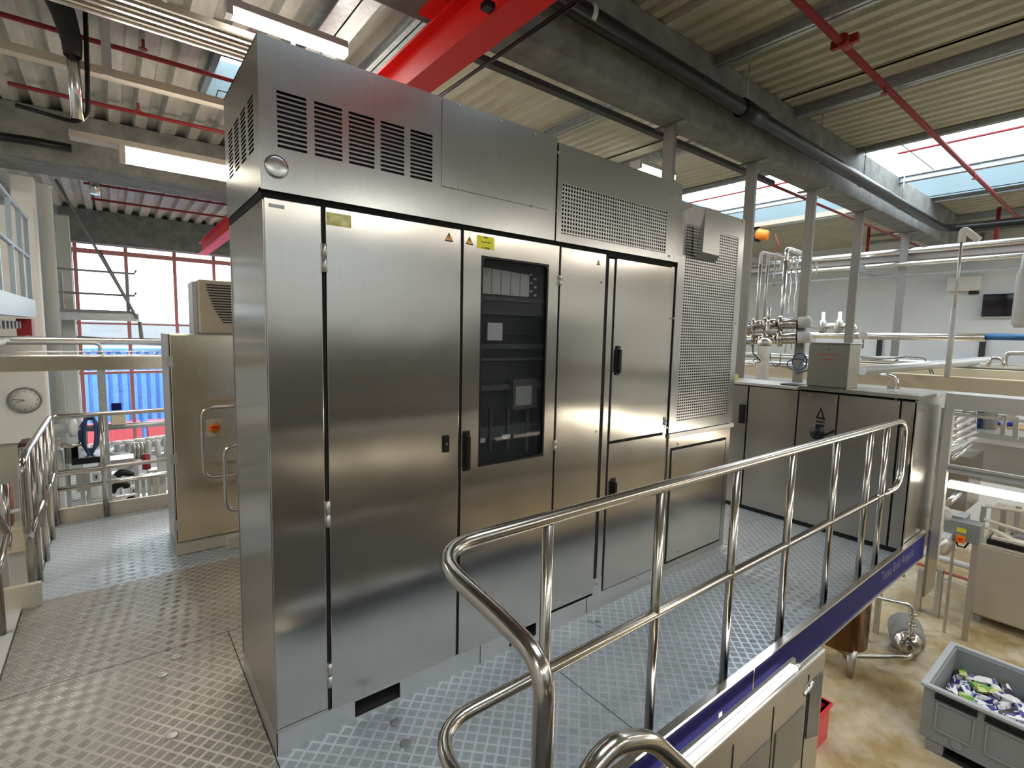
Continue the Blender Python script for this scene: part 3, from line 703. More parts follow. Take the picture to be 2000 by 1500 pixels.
# left railing (second section, along the walkway)
zt, zm = .865, .415
railing('walkway_railing', 'stainless tube railing around the far corner of the left walkway', [
    ('top_rail', [(-.835, 1.95, .40), (-.835, 1.83, .46), (-.835, 1.83, .84), (-.835, 2.0, .865), (-.835, 3.42, .865), (.62, 3.42, .865)], .019, .06),
    ('middle_rail', [(-.835, 1.95, .40), (-.835, 3.42, .415), (.62, 3.42, .43)], .017, .03),
    ('lower_rail', [(-.835, 3.42, .28), (.62, 3.42, .285)], .012, .03)],
    [(-.87, 2.2, 0, .86, .018), (-.84, 2.26, 0, .86, .018), (-.835, 2.62, 0, .86, .018), (-.835, 3.05, 0, .86, .018), (-.835, 3.40, 0, .86, .018), (-.525, 3.42, 0, .86, .018), (.1, 3.42, 0, .86, .018)], (-.5, 3, 0), foot=False)
railing('walkway_railing', 'stainless tube railing end cut off by the left edge of the photo', [
    ('top_rail', [(-.93, 1.62, .0), (-.93, 1.62, 1.06), (-.935, 1.45, 1.07), (-.94, .4, 1.07)], .019, .06),
    ('middle_rail', [(-.90, 1.72, .42), (-.90, 1.78, .47), (-.93, 1.70, .62), (-.93, 1.60, .62)], .017, .02),
    ('loop', [(-.905, 1.80, .75), (-.905, 1.80, .50), (-.91, 1.6, .40), (-.93, 1.2, .34)], .017, .05)],
    [], (-.93, 1.6, 0), foot=False)

# grab rails in front of the left cabinet
for (px0, px1, pyt, pyb, Y, lab) in ((388, 520, 797, 935, 2.02, 'larger rounded tube guard rail in front of the orange switch'), (432, 520, 872, 1000, 1.80, 'smaller lower rounded tube guard rail beside the tall cabinet corner')):
    a, c = at(px0+6, pyt, Y=Y), at(px0+6, pyb, Y=Y)
    z1, z0 = a.z, c.z
    t = thing('guard_rail', lab, 'guard rail', (a.x+.3, Y, z0), 'rounded guard rails')
    MB().tube(rounded([(a.x+.62, Y, z1), (a.x, Y, z1), (a.x, Y, z0), (a.x+.62, Y, z0)], .07, 8), .013, 14).build('rail', TUBE, t)
    MB().cyl((a.x+.6, Y, 0), (a.x+.6, Y, z1), .013, 12).build('post', TUBE, t)

# ------------------------------------------------------------------ left cabinet with air conditioner
t = LC = thing('control_cabinet', 'narrow stainless cabinet with the orange switch, left behind the tall cabinet', 'cabinet', (.3, 2.5, 0))
lx0 = -.12
MB().box(lx0-.015, .9, 2.225, 2.75, .0, 1.545).build('body', STEELG, t, .003)
MB().box(lx0, .9, 2.20, 2.222, .10, 1.54).build('door', STEELW, t, .003)
MB().box(lx0-.012, .9, 2.21, 2.224, .0, .085).build('plinth', CREAM, t)
MB().box(lx0-.004, lx0, 2.212, 2.224, .09, 1.54).build('gasket', GAP, t)
MB().box(.17, .9, 2.12, 2.20, -.0, .085).build('plinth_step', CREAM, t)
for z_ in (1.36, .69, .22):
    MB().box(lx0-.022, lx0+.014, 2.192, 2.204, z_-.035, z_+.035).build('hinge', STEELG, t)
a = at(419, 836, Y=2.19)
sw = MB().box(a.x-.05, a.x+.05, 2.195, 2.20, a.z-.062, a.z+.062).build('switch_plate', CREAM, t, .004)
MB().lathe([(.035, 0), (.035, .012), (.028, .016), (.001, .016)], (a.x, 2.196, a.z), (0, -1, 0)).build('switch_ring', ORANGE, sw)
MB().box(a.x-.022, a.x+.022, 2.172, 2.183, a.z+.002, a.z+.014).build('switch_knob', RED, sw)
a, c = at(386, 543, Y=2.25), at(384, 650, Y=2.25)
t = thing('air_conditioner', 'beige cabinet air conditioner with slanted louvres on top of the left cabinet', 'air conditioner', (.3, 2.4, 1.55))
ax0 = a.x
MB().box(ax0, .62, 2.24, 2.55, 1.546, 1.925).build('housing', BEIGE, t, .01)
MB().box(ax0-.03, ax0-.002, 2.30, 2.55, 1.546, 1.91).build('side_casing', LGREY, t)
for k in range(15):
    z_ = 1.89-k*.0185; xs = ax0+.05+max(0, k-2)*.006+(max(0, k-9)*.004)
    MB().box(xs, .60, 2.236, 2.2405, z_-.004, z_+.004).build('louvre', DARK, t)

# stainless cross beam, tray and post behind the walkway
t = thing('support_beam', 'brushed steel box beam crossing at left above the clock', 'beam', (-.7, 4.2, 1.1))
MB().box(-3.4, .05, 4.15, 4.27, 1.175, 1.30).build('beam', STEELW, t, .004)
MB().box(-.55, -.49, 4.17, 4.23, FZ, 1.175).build('post', GALV, t)
b = MB()
for k in range(34): x = -3.3+k*.1; b.tube([(x, 4.12, 1.345), (x, 4.12, 1.31), (x, 4.30, 1.31), (x, 4.30, 1.345)], .002, 4)
for (y, z) in ((4.12, 1.345), (4.12, 1.31), (4.18, 1.31), (4.24, 1.31), (4.30, 1.31), (4.30, 1.345)): b.cyl((-3.3, y, z), (.1, y, z), .003, 5)
tag(b.build('wire_tray', PIPE), 'wire cable tray lying on the brushed cross beam at left', 'cable tray')
tag(MB().tube(rounded([(-3.4, 4.35, 1.40), (-.62, 4.35, 1.42), (-.52, 4.35, 1.42), (-.52, 4.35, 1.3)], .06), .016, 10).build('cable_conduit', LGREY), 'light conduit bending down onto the brushed cross beam', 'conduit')
tag(MB().cyl((-3.4, 4.6, 1.46), (.1, 4.6, 1.44), .022, 12).build('horizontal_pipe', PIPE), 'bright horizontal pipe above the wire tray at left', 'pipe')

# ------------------------------------------------------------------ lamps
def lamp(label, x0, x1, y, z, m=TUBEL, w=.10, h=.06, over=.5, house=CREAM, grp='fluorescent lamps', lit0=None):
    t = thing('fluorescent_lamp', label, 'lamp', ((x0+x1)/2, y, z), grp)
    MB().box(x0, x1, y-w/2, y+w/2, z+h, z+h+.05).build('housing', house, t, .005)
    a = x0+over if lit0 is None else lit0
    MB().box(a, x1, y-w/2+.008, y+w/2-.008, z+.005, z+h).build('diffuser', m, t)
    MB().box(a-.04, a, y-w/2+.004, y+w/2-.004, z, z+h).build('end_cap', house, t)
    return t
y_ = 3.55; z_ = 2.92
a = at(245, 300, Y=y_); a0 = at(135, 255, Y=y_)
lamp('warm glowing fluorescent lamp under the left concrete beam', a0.x, 1.9, y_, a.z-.07, TUBEL, .14, .11, house=CREAM, lit0=a.x)
a, c = at(440, 30, Z=3.6), at(672, 118, Z=3.6)
lamp('cool fluorescent lamp above the top left corner of the tall cabinet', a.x, c.x, a.y, 3.6, TUBEC, .10, .05, 0.04, WHITE)
a, c = at(1240, 330, Z=3.6), at(1305, 355, Z=3.6)
lamp('small distant fluorescent lamp seen between the cabinet top and the first hanging post', a.x, c.x, a.y, 3.6, TUBEC, .16, .05, .04, WHITE)
# lamp above the pale packaging frame at the right, and the tube under the platform edge
t = thing('fluorescent_lamp', 'long warm fluorescent tube below the blue board at bottom right', 'lamp', (1.7, -.90, -.25), 'fluorescent lamps')
a, c = at(1345, 1500, Y=-.93), at(1552, 1302, Y=-.93)
MB().tube([(a.x-.15, -.93, c.z-.01), (c.x, -.93, c.z-.01)], .0115, 12).build('tube', mat('edge_tube', (1, 1, 1), .5, 0, (1, .88, .70), 10), t)
MB().box(a.x-.3, c.x+.05, -.914, -.897, c.z-.008, c.z+.014).build('lamp_holder', STEELG, t)
MB().cyl((c.x, -.93, c.z-.01), (c.x+.04, -.93, c.z-.01), .019, 12).build('end_cap', PIPE, t)

# bundle of cable rails at the top left
a, c = at(250, 20, Z=3.6), at(490, 90, Z=3.6)
t = thing('cable_tray', 'bundle of parallel bright rails hanging near the top left lamp', 'cable tray', (a.x, a.y, 3.6))
for k in range(6):
    y = a.y-.16+k*.07
    MB().box(-2.2, c.x+.5, y-.012, y+.012, 3.60, 3.64).build('rail', PIPE if k % 2 else CREAM, t)
for x in (-.9, -.1, .7): MB().box(x-.015, x+.015, a.y-.2, a.y+.24, 3.64, 3.66).build('cross_bar', GALV, t)
# beige channel and flat hanger
a, c = at(0, 100, Z=3.5), at(445, 213, Z=3.5)
tag(MB().box(X0, 3.5, c.y-.05, c.y+.05, 3.5, 3.56).build('channel_rail', CREAM), 'beige steel channel crossing the roof at top left', 'channel')
p = at(210, 155, Z=3.5); tag(MB().box(p.x-.03, p.x+.03, c.y-.06, c.y-.05, 3.5, CZ).build('hanger_strap', LGREY), 'pale flat hanger strap holding the beige channel', 'hanger')
# black duct and hoses
t = thing('hose_duct', 'black wrapped hose with a bright pipe below, hanging at top left', 'hose', (-.55, 3.4, 3.3))
a, c, d = at(125, 0, Z=3.9), at(140, 75, Z=3.7), at(150, 240, Y=at(140, 75, Z=3.7).y+.6)
c2 = at(140, 80, Y=c.y); e = at(152, 235, Y=c.y)
MB().tube([at(110, -10, Y=c.y), at(125, 30, Y=c.y), c2, at(142, 110, Y=c.y)], .085, 14, r2=.055).build('wrapped_hose', RUBBER, t)
MB().tube([at(142, 105, Y=c.y), at(146, 160, Y=c.y), e], .04, 14).build('bright_pipe', PIPE, t)
MB().tube(rounded([at(165, -10, Y=c.y), at(170, 120, Y=c.y), at(172, 225, Y=c.y), at(150, 240, Y=c.y), at(30, 205, Y=c.y)], .12), .016, 8).build('thin_hose', BLACK, t)
q = at(60, 275, Y=5.9); tag(MB().tube([at(-40, 262, Y=5.9), q, at(140, 290, Y=5.9)], .045, 10).build('black_cable', BLACK), 'thick black cable bundle below the left concrete beam', 'cable')
q = at(185, 365, Y=7.4); t = thing('pendant_fitting', 'small silver cylindrical fitting hanging beyond the left beam', 'fitting', q)
MB().cyl(q-Vector((0, 0, .10)), q+Vector((0, 0, .1)), .055, 14).build('shade', PIPE, t); MB().cyl(q+Vector((0, 0, .1)), (q.x, q.y, 3.95), .01, 8).build('rod', BLACK, t)

# ------------------------------------------------------------------ left mezzanine, columns, clock, far walkway
def col(px0, px1, py0, py1, Y, m, name, lab, cat, rnd=False, ztop=None, zbot=FZ):
    a, c = at(px0, (py0+py1)/2, Y=Y), at(px1, (py0+py1)/2, Y=Y)
    zt = at((px0+px1)/2, py0, Y=Y).z if ztop is None else ztop
    w = c.x-a.x
    b = MB()
    if rnd: b.lathe([(w/2, 0), (w/2, zt-zbot-.02), (w/2*1.12, zt-zbot-.02), (w/2*1.12, zt-zbot)], ((a.x+c.x)/2, Y, zbot))
    else: b.box(a.x, c.x, Y, Y+w*.8, zbot, zt)
    return tag(b.build(name, m, bevel=0 if rnd else .02), lab, cat)
col(35, 82, 325, 850, 6.9, WHITE, 'wall_column', 'wide white column at the left edge', 'column', ztop=3.4)
col(84, 116, 350, 850, 7.4, mat('off_white_pipe', (.66, .66, .64), .45), 'downpipe', 'round off-white downpipe beside the white column at left', 'pipe', True, ztop=3.42)
col(120, 148, 450, 850, 9.6, mat('pale_green_wall', (.60, .64, .60), .6), 'wall_column', 'pale grey-green column left of the tall window', 'column', ztop=3.4)
col(94, 118, 690, 830, 8.8, LGREY, 'grey_cupboard', 'light grey upright casing below the downpipe', 'casing', ztop=at(106, 722, Y=8.8).z)
# white panel carrying the clock
a, c = at(8, 722, Y=6.85), at(95, 860, Y=6.85)
tag(MB().box(a.x-.8, c.x, 6.86, 6.95, c.z, 3.0).build('partition_panel', WHITE), 'white partition panel behind the clock', 'panel')
tag(MB().box(a.x-1.2, c.x+.1, 6.90, 6.98, FZ, c.z).build('partition_base', mat('olive_wall', (.42, .40, .34), .6)), 'olive grey lower wall under the clock panel', 'panel')
q = at(48, 782, Y=6.84); R = .155
t = thing('wall_clock', 'round white wall clock with thin hands at left', 'clock', (q.x, 6.84, q.z))
MB().lathe([(R-.01, 0), (R-.008, .012), (.001, .012)], (q.x, 6.86, q.z), (0, -1, 0), 40).build('dial', mat('clock_white', (.72, .73, .70), .5), t)
b = MB(); b.tube([(q.x+math.cos(k*PI/20)*R, 6.845, q.z+math.sin(k*PI/20)*R) for k in range(41)], .009, 8, False).build('rim', mat('clock_rim', (.25, .26, .27), .4, .5), t)
for k in range(1, 13):
    an = PI/2-k*PI/6; text('numeral', str(k), .042, (q.x+math.cos(an)*R*.76, 6.8475, q.z+math.sin(an)*R*.76), (1, 0, 0), (0, 0, 1), GREY, t)
MB().obox((q.x, 6.846, q.z), (q.x-.075, 6.846, q.z-.022), .006, .003, (0, 1, 0)).build('hour_hand', BLACK, t)
MB().obox((q.x, 6.844, q.z), (q.x-.115, 6.844, q.z+.020), .005, .003, (0, 1, 0)).build('minute_hand', BLACK, t)

# blue grey mezzanine at the far left
t = thing('mezzanine', 'blue-grey steel mezzanine edge with railing at the left edge', 'mezzanine', (-2, 4, 1.8))
a, c = at(0, 600, Y=4.0), at(70, 620, Y=5.6)
mzx = at(40, 600, Y=5.0).x
P0, P1 = at(-30, 588, Y=3.2), at(70, 600, Y=6.5)
P0 = Vector((P1.x-.12, 3.4, P1.z)); X_ = P1.x
zt = at(70, 587, Y=6.5).z; zb = at(70, 620, Y=6.5).z
MB().box(X_-.10, X_, 3.0, 6.5, zb, zt).build('edge_beam', BLUEG, t)
MB().box(X_-1.6, X_-.1, 3.0, 6.5, zt-.06, zt).build('deck', GALV, t)
b = MB()
for k in range(14): b.box(X_-1.6, X_-.1, 3.0+k*.25, 3.1+k*.25, zb-.13, zb-.05)
b.build('deck_ribs', mat('mauve_grey_sheet', (.22, .2, .2), .6), t)
MB().box(X_-.15, X_-.02, 6.2, 6.5, zb-.22, zb-.02).build('red_bracket', REDP, t)
MB().cyl((X_-.05, 3.0, zb-.24), (X_-.05, 6.3, zb-.24), .03, 10).build('lower_pipe', LGREY, t)
for dz in (.95, .5): MB().cyl((X_-.03, 3.0, zt+dz), (X_-.03, 6.5, zt+dz), .022, 10).build('rail', BLUEG, t)
for y in (3.4, 4.3, 5.1, 5.8, 6.4): MB().box(X_-.05, X_-.01, y-.02, y+.02, zt, zt+.95).build('post', BLUEG, t)
tag(MB().box(X_-.9, X_-.45, 5.3, 5.9, zt+.005, zt+1.3).build('equipment_locker', LGREY), 'grey locker standing on the mezzanine at left', 'locker')
tag(MB().box(X_-.45, X_-.2, 4.9, 5.2, zt+.005, zt+.34).build('cardboard_box', mat('cardboard', (.6, .42, .2), .7)), 'small brown box on the mezzanine behind its railing', 'box')

# far steel landing in front of the window
Yf = 9.0
t = thing('landing', 'grey steel landing with hooked railing in front of the tall window', 'landing', (at(190, 620, Y=Yf).x, Yf, 2))
a, c = at(118, 605, Y=Yf), at(272, 628, Y=Yf)
MB().box(a.x-.6, c.x, Yf, Yf+.6, c.z, a.z-.02).build('beam', GALV, t); MB().box(a.x-.6, at(262, 604, Y=Yf).x, Yf-.05, Yf+.6, a.z-.02, a.z+.02).build('deck', GREY, t)
for py in (530, 573):
    p, q2 = at(118, py-2, Y=Yf), at(262, py+5, Y=Yf); MB().tube([(p.x-.4, Yf, q2.z), (q2.x, Yf, q2.z), (q2.x+.03, Yf, q2.z+.06)], .018, 8).build('rail', GREY, t)
for px in (122, 250): p = at(px, 600, Y=Yf); MB().box(p.x-.02, p.x+.02, Yf-.02, Yf+.02, a.z, at(px, 530, Y=Yf).z).build('post', GREY, t)
MB().cyl(at(273, 628, Y=Yf), at(277, 665, Y=Yf), .03, 8).build('stub_post', GREY, t)
tag(MB().cyl(at(108, 350, Y=8.6), at(268, 622, Y=8.95), .022, 8).build('stay_rod', GREY), 'long diagonal stay rod down to the landing', 'rod')
tag(MB().cyl(at(195, 490, Y=9.2), at(262, 610, Y=8.95), .018, 8).build('stay_rod', GREY), 'short diagonal stay rod down to the landing', 'rod')
tag(MB().cyl(at(-20, 650, Y=10.5), at(330, 672, Y=10.5), .05, 10).build('horizontal_pipe', GALV), 'grey horizontal pipe across the lower part of the tall window', 'pipe')

# ================================================================== RIGHT SIDE: low control cabinets
t = CC = thing('control_cabinet', 'dark brushed steel row of low cabinet doors at the far end of the platform', 'cabinet', (4.4, .1, 0))
CX = 4.2
MB().box(CX+.02, 4.6, -.82, 1.1, .0, 1.17).build('body', DARK, t)
ys = [1.1, .425, -.012, -.318, -.735, -.838]
for i in range(5):
    MB().box(CX, CX+.02, ys[i+1]+.005, ys[i]-.008, .04, 1.165).build('door' if i < 4 else 'end_panel', STEELD, t, .002)
MB().box(CX-.02, 4.64, -.01, 1.1, 1.175, 1.20).build('top', STEELG, t, .003)
MB().box(CX-.025, 4.63, -.85, -.012, 1.185, 1.215).build('raised_top', STEEL, t, .003)
MB().box(CX, 4.98, -.838, -.82, .0, 1.18).build('side_panel', STEEL, t, .002)
MB().box(CX+.01, CX+.02, -.85, 1.1, .0, .04).build('plinth', GAP, t)
a = at(1450, 808, X=CX); MB().box(CX-.02, CX, a.y-.025, a.y+.025, a.z-.09, a.z+.09).build('handle', BLACK, t, .004)
for px, py in ((1581, 772), (1652, 774), (1750, 780), (1572, 980)):
    a = at(px, py, X=CX); MB().cyl((CX-.006, a.y, a.z), (CX, a.y, a.z), .011 if px == 1581 else .007, 10).build('lock', SCREW, t)
# black symbol on the door: triangle, bars and a pointing pistol-like mark
a = at(1603, 806, X=CX); Y_, Z_ = a.y, a.z
SX = CX-.0012
b = MB(); b.prism([(Y_+.035, Z_-.05), (Y_-.04, Z_-.06), (Y_, Z_+.05)], 0, SX, CX).build('warning_triangle', BLACK, t)
MB().prism([(Y_+.016, Z_-.036), (Y_-.02, Z_-.04), (Y_, Z_+.018)], 0, SX-.001, SX).build('triangle_centre', STEELD, t)
MB().box(SX, CX, Y_-.035, Y_+.03, Z_-.085, Z_-.07).box(SX, CX, Y_-.035, Y_+.03, Z_-.12, Z_-.10).build('symbol_bars', BLACK, t)
MB().lathe([(.058, 0), (.058, .0015), (.001, .0015)], (CX, Y_+.015, Z_-.175), (-1, 0, 0)).build('round_symbol', BLACK, t)
MB().prism([(Y_-.02, Z_-.19), (Y_-.11, Z_-.125), (Y_-.115, Z_-.145), (Y_-.02, Z_-.21)], 0, SX, CX).build('arrow_symbol', BLACK, t)

BOXM = mk_steel('olive_steel_box', (.30, .29, .25), .4)
t = thing('terminal_box', 'square steel box with red lettering lines standing on the low cabinets', 'box', (4.35, -.25, 1.2))
a, c = at(1577, 741, X=4.24), at(1661, 672, X=4.24)
e = at(1685, 672, X=4.24)
MB().box(4.24, 4.48, c.y, a.y, 1.215, c.z).build('casing', BOXM, t, .004)
MB().box(4.232, 4.24, c.y-.004, a.y+.004, 1.222, c.z-.012).build('lid', BOXM, t, .003)
MB().box(4.23, 4.49, c.y-.008, a.y+.008, c.z, c.z+.008).build('rain_edge', STEELG, t, .002)
cy = (a.y+c.y)/2
MB().cyl((4.222, cy+.01, c.z-.045), (4.232, cy+.01, c.z-.045), .011, 12).build('lock', SCREW, t)
RL = mat('red_marker', (.45, .02, .015), .6)
MB().box(4.231, 4.232, cy-.075, cy+.075, c.z-.095, c.z-.089).build('red_line', RL, t); MB().box(4.231, 4.232, cy-.03, cy+.035, c.z-.137, c.z-.131).build('red_line', RL, t)
tag(MB().box(4.24, 4.42, a.y+.03, a.y+.22, 1.201, 1.212).build('folded_cloth', RUBBER), 'flat dark cloth lying on the low cabinet beside the steel box', 'cloth')
q = at(1439, 733, X=4.35); tag(MB().box(4.33, 4.36, q.y-.01, q.y+.01, 1.201, 1.255).build('yellow_tag', mat('lemon_plastic', (.8, .75, .2), .5)), 'small lemon yellow tag standing on the low cabinets by the cooling unit', 'tag')

# frame of the machine beyond the blue board
t = thing('filling_line', 'stainless machine frame with open windows beyond the end of the blue board', 'machine', (4.8, -1.6, FZ))
FX = 4.66
zt, zb = at(1900, 772, X=FX).z, at(1900, 803, X=FX).z
MB().box(FX+.004, FX+.25, -3.2, -.90, zb, zt).build('top_beam', STEELG, t, .003)
MB().box(FX-.004, FX+.06, -.955, -.898, -.12, zt+.002).build('post', STEELG, t, .003)
MB().box(FX+.005, FX+.3, -.90, -.88, -.45, zb).build('end_plate', STEEL, t)
z2 = at(1900, 925, X=FX).z
MB().box(FX+.02, FX+.06, -3.2, -.955, z2-.025, z2+.02).build('cross_bar', LGREY, t); MB().box(FX, FX+.03, -3.2, -.955, z2+.02, z2+.04).build('cross_bar', STEELG, t)
MB().box(FX+.01, FX+.03, -1.24, -.955, zb-.02, zb-.012).box(FX+.01, FX+.03, -1.25, -1.238, zb-.16, zb-.01).build('inner_bracket', STEEL, t)
MB().box(FX+.02, FX+.05, -3.2, -.955, zb-.05, zb-.03).build('window_rail', STEELG, t)
t = thing('fluorescent_lamp', 'bright warm fluorescent tube across the open machine frame at right', 'lamp', (4.75, -1.8, .5), 'fluorescent lamps')
q = at(1850, 945, X=FX+.08)
MB().cyl((FX+.08, -3.0, q.z), (FX+.08, -.96, q.z), .028, 12).build('tube', TUBEL, t)
MB().box(FX+.10, FX+.14, -3.1, -.96, q.z-.02, q.z+.03).build('lamp_holder', WHITE, t)

# ------------------------------------------------------------------ row of posts under the concrete beam
CHAN = mat('post_zinc', (.24, .235, .22), .5, .5)
labs = ['hanging steel post nearest, just right of the tall cabinet top', 'second steel post under the beam, beside the cooling unit', 'third steel post under the beam, rising above the valves', 'fourth steel post under the beam, behind the square steel box', 'fifth and farthest steel post under the beam']
for (px, py), lab in zip(((1322, 240), (1478, 315), (1588, 370), (1683, 412), (1758, 455)), labs):
    p = at(px, py, Z=3.4); x = p.x; y = .86
    t = thing('support_post', lab, 'post', (x, y, 0 if x < 4 else FZ), 'posts under the concrete beam')
    b = MB(); zb_ = .0 if x < 4 else FZ
    b.box(x-.02, x+.02, y-.055, y-.048, zb_, 3.4).box(x-.02, x-.012, y-.048, y+.05, zb_, 3.4).box(x+.012, x+.02, y-.048, y+.05, zb_, 3.4)
    b.build('upright', CHAN, t)
    MB().box(x-.035, x+.035, y-.17, y+.16, 3.385, 3.4).build('head_plate', CHAN, t)

# ------------------------------------------------------------------ pipes in the Y direction, seen above the low cabinets
def ypipe(px0, px1, px, py, X, r, m, lab, nm='steel_pipe', cat='pipe', sq=None, grp='horizontal steel pipes'):
    z = at(px, py, X=X).z; y0, y1 = at(px0, py, X=X).y, at(px1, py, X=X).y
    b = MB()
    if sq: b.box(X-sq/2, X+sq/2, y1, y0, z-r, z+r)
    else: b.cyl((X, y0, z), (X, y1, z), r, 16)
    return tag(b.build(nm, m), lab, cat, grp)
XO = 10.0
ypipe(1380, 2080, 1800, 488, XO, .055, PIPE, 'topmost bright insulated pipe below the beam end, upper right')
ypipe(1380, 2080, 1800, 502, XO+.15, .05, mat('brown_tray', (.30, .26, .24), .6), 'brownish cable tray just under the topmost bright pipe', 'cable_tray', 'cable tray', .3)
ypipe(1380, 2080, 1800, 513, XO-.2, .035, PIPE, 'second bright pipe from the top at upper right')
ypipe(1380, 2080, 1800, 535, XO+.3, .025, LGREY, 'thin pale pipe just above the white wall')
ypipe(1380, 1925, 1700, 656, 9.0, .056, PIPE, 'big bright steel pipe level with the horizon, ending in the blue hose')
ypipe(1925, 2100, 1960, 658, 9.0, .045, mat('blue_steel_hose', (.02, .12, .28), .4), 'blue coupling hose at the end of the big bright pipe', 'blue_hose', 'hose')
ypipe(1380, 1600, 1500, 712, 7.0, .05, PIPE, 'thick bright pipe just above the low cabinets beside the valves')
ypipe(1380, 1600, 1500, 692, 7.2, .014, PIPE, 'thin bright pipe above the thick pipe beside the valves')
ypipe(1600, 2100, 1850, 688, 10.5, .26, LGREY, 'pale grey machine casing below the big bright pipe', 'machine_casing', 'machine', .4)
for px in (1716, 1917): 
    p = at(px, 690, X=10.28); tag(MB().box(10.26, 10.3, p.y-.035, p.y+.035, p.z-.25, p.z+.25).build('dark_slot', DARK), 'narrow dark upright strip on the pale casing, %s one' % ('left' if px < 1800 else 'right'), 'strip')
ypipe(1380, 2100, 1850, 712, 8.0, .04, STEELG, 'dull steel rail above the beige duct')
ypipe(1640, 2100, 1850, 727, 7.9, .06, CREAM, 'cream upper half of the long duct behind the low cabinets', 'cream_duct', 'duct', .3)
ypipe(1380, 2100, 1850, 748, 7.6, .085, BEIGE, 'beige long duct behind the low cabinets', 'beige_duct', 'duct', .3)
a, c = at(1684, 724, X=6.2), at(1928, 704, X=8.2)
tag(MB().cyl(a, c, .05, 16).build('steel_pipe', mat('matt_white_pipe', (.62, .66, .68), .35, .3)), 'matt white thick pipe rising to the right behind the steel box', 'pipe')
a, c = at(1684, 698, X=6.6), at(1770, 700, X=8.4)
tag(MB().cyl(a, c, .022, 12).build('steel_pipe', LGREY), 'slim grey pipe above the matt white thick pipe', 'pipe')
for k, (px, py) in enumerate(((1830, 700), (1838, 712))):
    a, c = at(1735, 700, X=7.4), at(px, py, X=7.3)
    tag(MB().tube([at(1700, 704, X=7.4), at(1770, 697, X=7.4), at(1805, 699, X=7.4), at(1818+6*k, 730, X=7.4)], .008, 6).build('thin_cable', GREY), 'thin grey cable draped over the matt white pipe, %s one' % ('upper' if k == 0 else 'lower'), 'cable')
tag(MB().tube(rounded([at(1715, 730, X=7.3), at(1752, 736, X=7.3), at(1754, 760, X=7.3)], .08), .02, 8).build('bent_pipe', PIPE), 'short white bent pipe in front of the cream duct', 'pipe')
tag(MB().tube(rounded([at(1930, 716, X=7.3), at(1934, 699, X=7.3), at(1958, 701, X=7.3), at(1961, 716, X=7.3)], .08), .02, 8).build('bent_pipe', PIPE), 'white arched handle pipe at the far right above the cream duct', 'pipe')
tag(MB().tube(rounded([at(1962, 716, X=7.4), at(1964, 690, X=7.4), at(2020, 690, X=7.4)], .05), .025, 8).build('bent_pipe', STEELG), 'grey bent pipe at the right edge beside the white arched handle', 'pipe')
# strut
a, c = at(1673, 521, X=9.5), at(1758, 545, X=12)
tag(MB().obox(a, c, .08, .1).build('strut', GALV), 'grey diagonal steel strut between the fourth and fifth posts', 'strut')
# wall things
q0, q1 = at(1850, 541, X=14.3), at(1912, 567, X=14.3)
tag(MB().box(14.28, 14.5, q1.y, q0.y, q1.z, q0.z).build('wall_air_conditioner', WHITE, bevel=.02), 'white wall air conditioner high on the white wall at right', 'air conditioner')
q0, q1 = at(1921, 575, X=14.42), at(1986, 618, X=14.42)
t = thing('wall_screen', 'black flat screen on the white wall at far right', 'screen', (14.4, q0.y, q1.z))
MB().box(14.40, 14.48, q1.y, q0.y, q1.z, q0.z).build('screen', mat('screen_black', (.01, .012, .02), .08), t, .01)
MB().box(14.41, 14.49, q1.y-.02, q0.y+.02, q1.z-.03, q1.z).build('frame', LGREY, t)
q = at(1901, 571, X=14.4); tag(MB().box(14.4, 14.48, q.y-.08, q.y+.08, q.z-.04, q.z+.04).build('door_sensor', BLACK), 'tiny black sensor under the white wall air conditioner', 'sensor')
# tall drop pipe with hooked top
X = 6.5
a, c, d, e = at(1912, 469, X=X), at(1881, 446, X=X), at(1866, 600, X=X), at(1857, 702, X=X)
t = thing('drop_pipe', 'thin vertical pipe with a white hooked top and thick lower sleeve, right', 'pipe', e)
MB().tube(rounded([a, c, (c.x, c.y, c.z-.14)], .05), .032, 12).build('hooked_top', WHITE, t)
MB().cyl((c.x, c.y, c.z-.1), (c.x, c.y, d.z), .013, 10).build('thin_pipe', STEELG, t)
MB().cyl((c.x, c.y, e.z-.2), (c.x, c.y, d.z), .026, 12).build('sleeve', LGREY, t)
q = at(1998, 560, X=7); tag(MB().lathe([(.045, 0), (.07, .05), (.07, .55), (.05, .6), (.04, .75)], (7, q.y-.01, at(1990, 640, X=7).z)).build('hanging_cylinder', LGREY), 'pale hanging cylinder cut by the right edge in front of the screen', 'cylinder')
# hooked small pipes near the valves
X = 6.4
for k, (px, px2, py, pyb, r, lab) in enumerate(((1487, 1500, 492, 640, .022, 'first white topped riser pipe beside the cooling unit'), (1501, 1515, 494, 630, .018, 'second white topped riser pipe beside the cooling unit'), (1516, 1532, 494, 560, .012, 'short thin riser pipe, third from the cooling unit'),
        (1537, 1558, 485, 665, .03, 'thick riser pipe, fourth from the cooling unit'), (1548, 1558, 500, 690, .009, 'thinnest riser pipe, fifth from the cooling unit'), (1559, 1568, 500, 682, .009, 'thin riser pipe nearest the third post'))):
    a = at(px, py, X=X+.1*k); zb_ = at(px, pyb, X=X+.1*k).z
    t = thing('riser_pipe', lab, 'pipe', (a.x, a.y, zb_), 'riser pipes')
    MB().tube(rounded([(a.x, a.y, zb_), (a.x, a.y, a.z), (a.x+.5, a.y-.05, a.z-.04), (a.x+.5, a.y-.05, a.z-.2)], .07), r, 10).build('bend', WHITE if k < 3 else PIPE, t)
    MB().cyl((a.x, a.y, a.z-.16), (a.x, a.y, zb_), r*1.05, 10).build('stem', STEELG if k < 3 else PIPE, t)
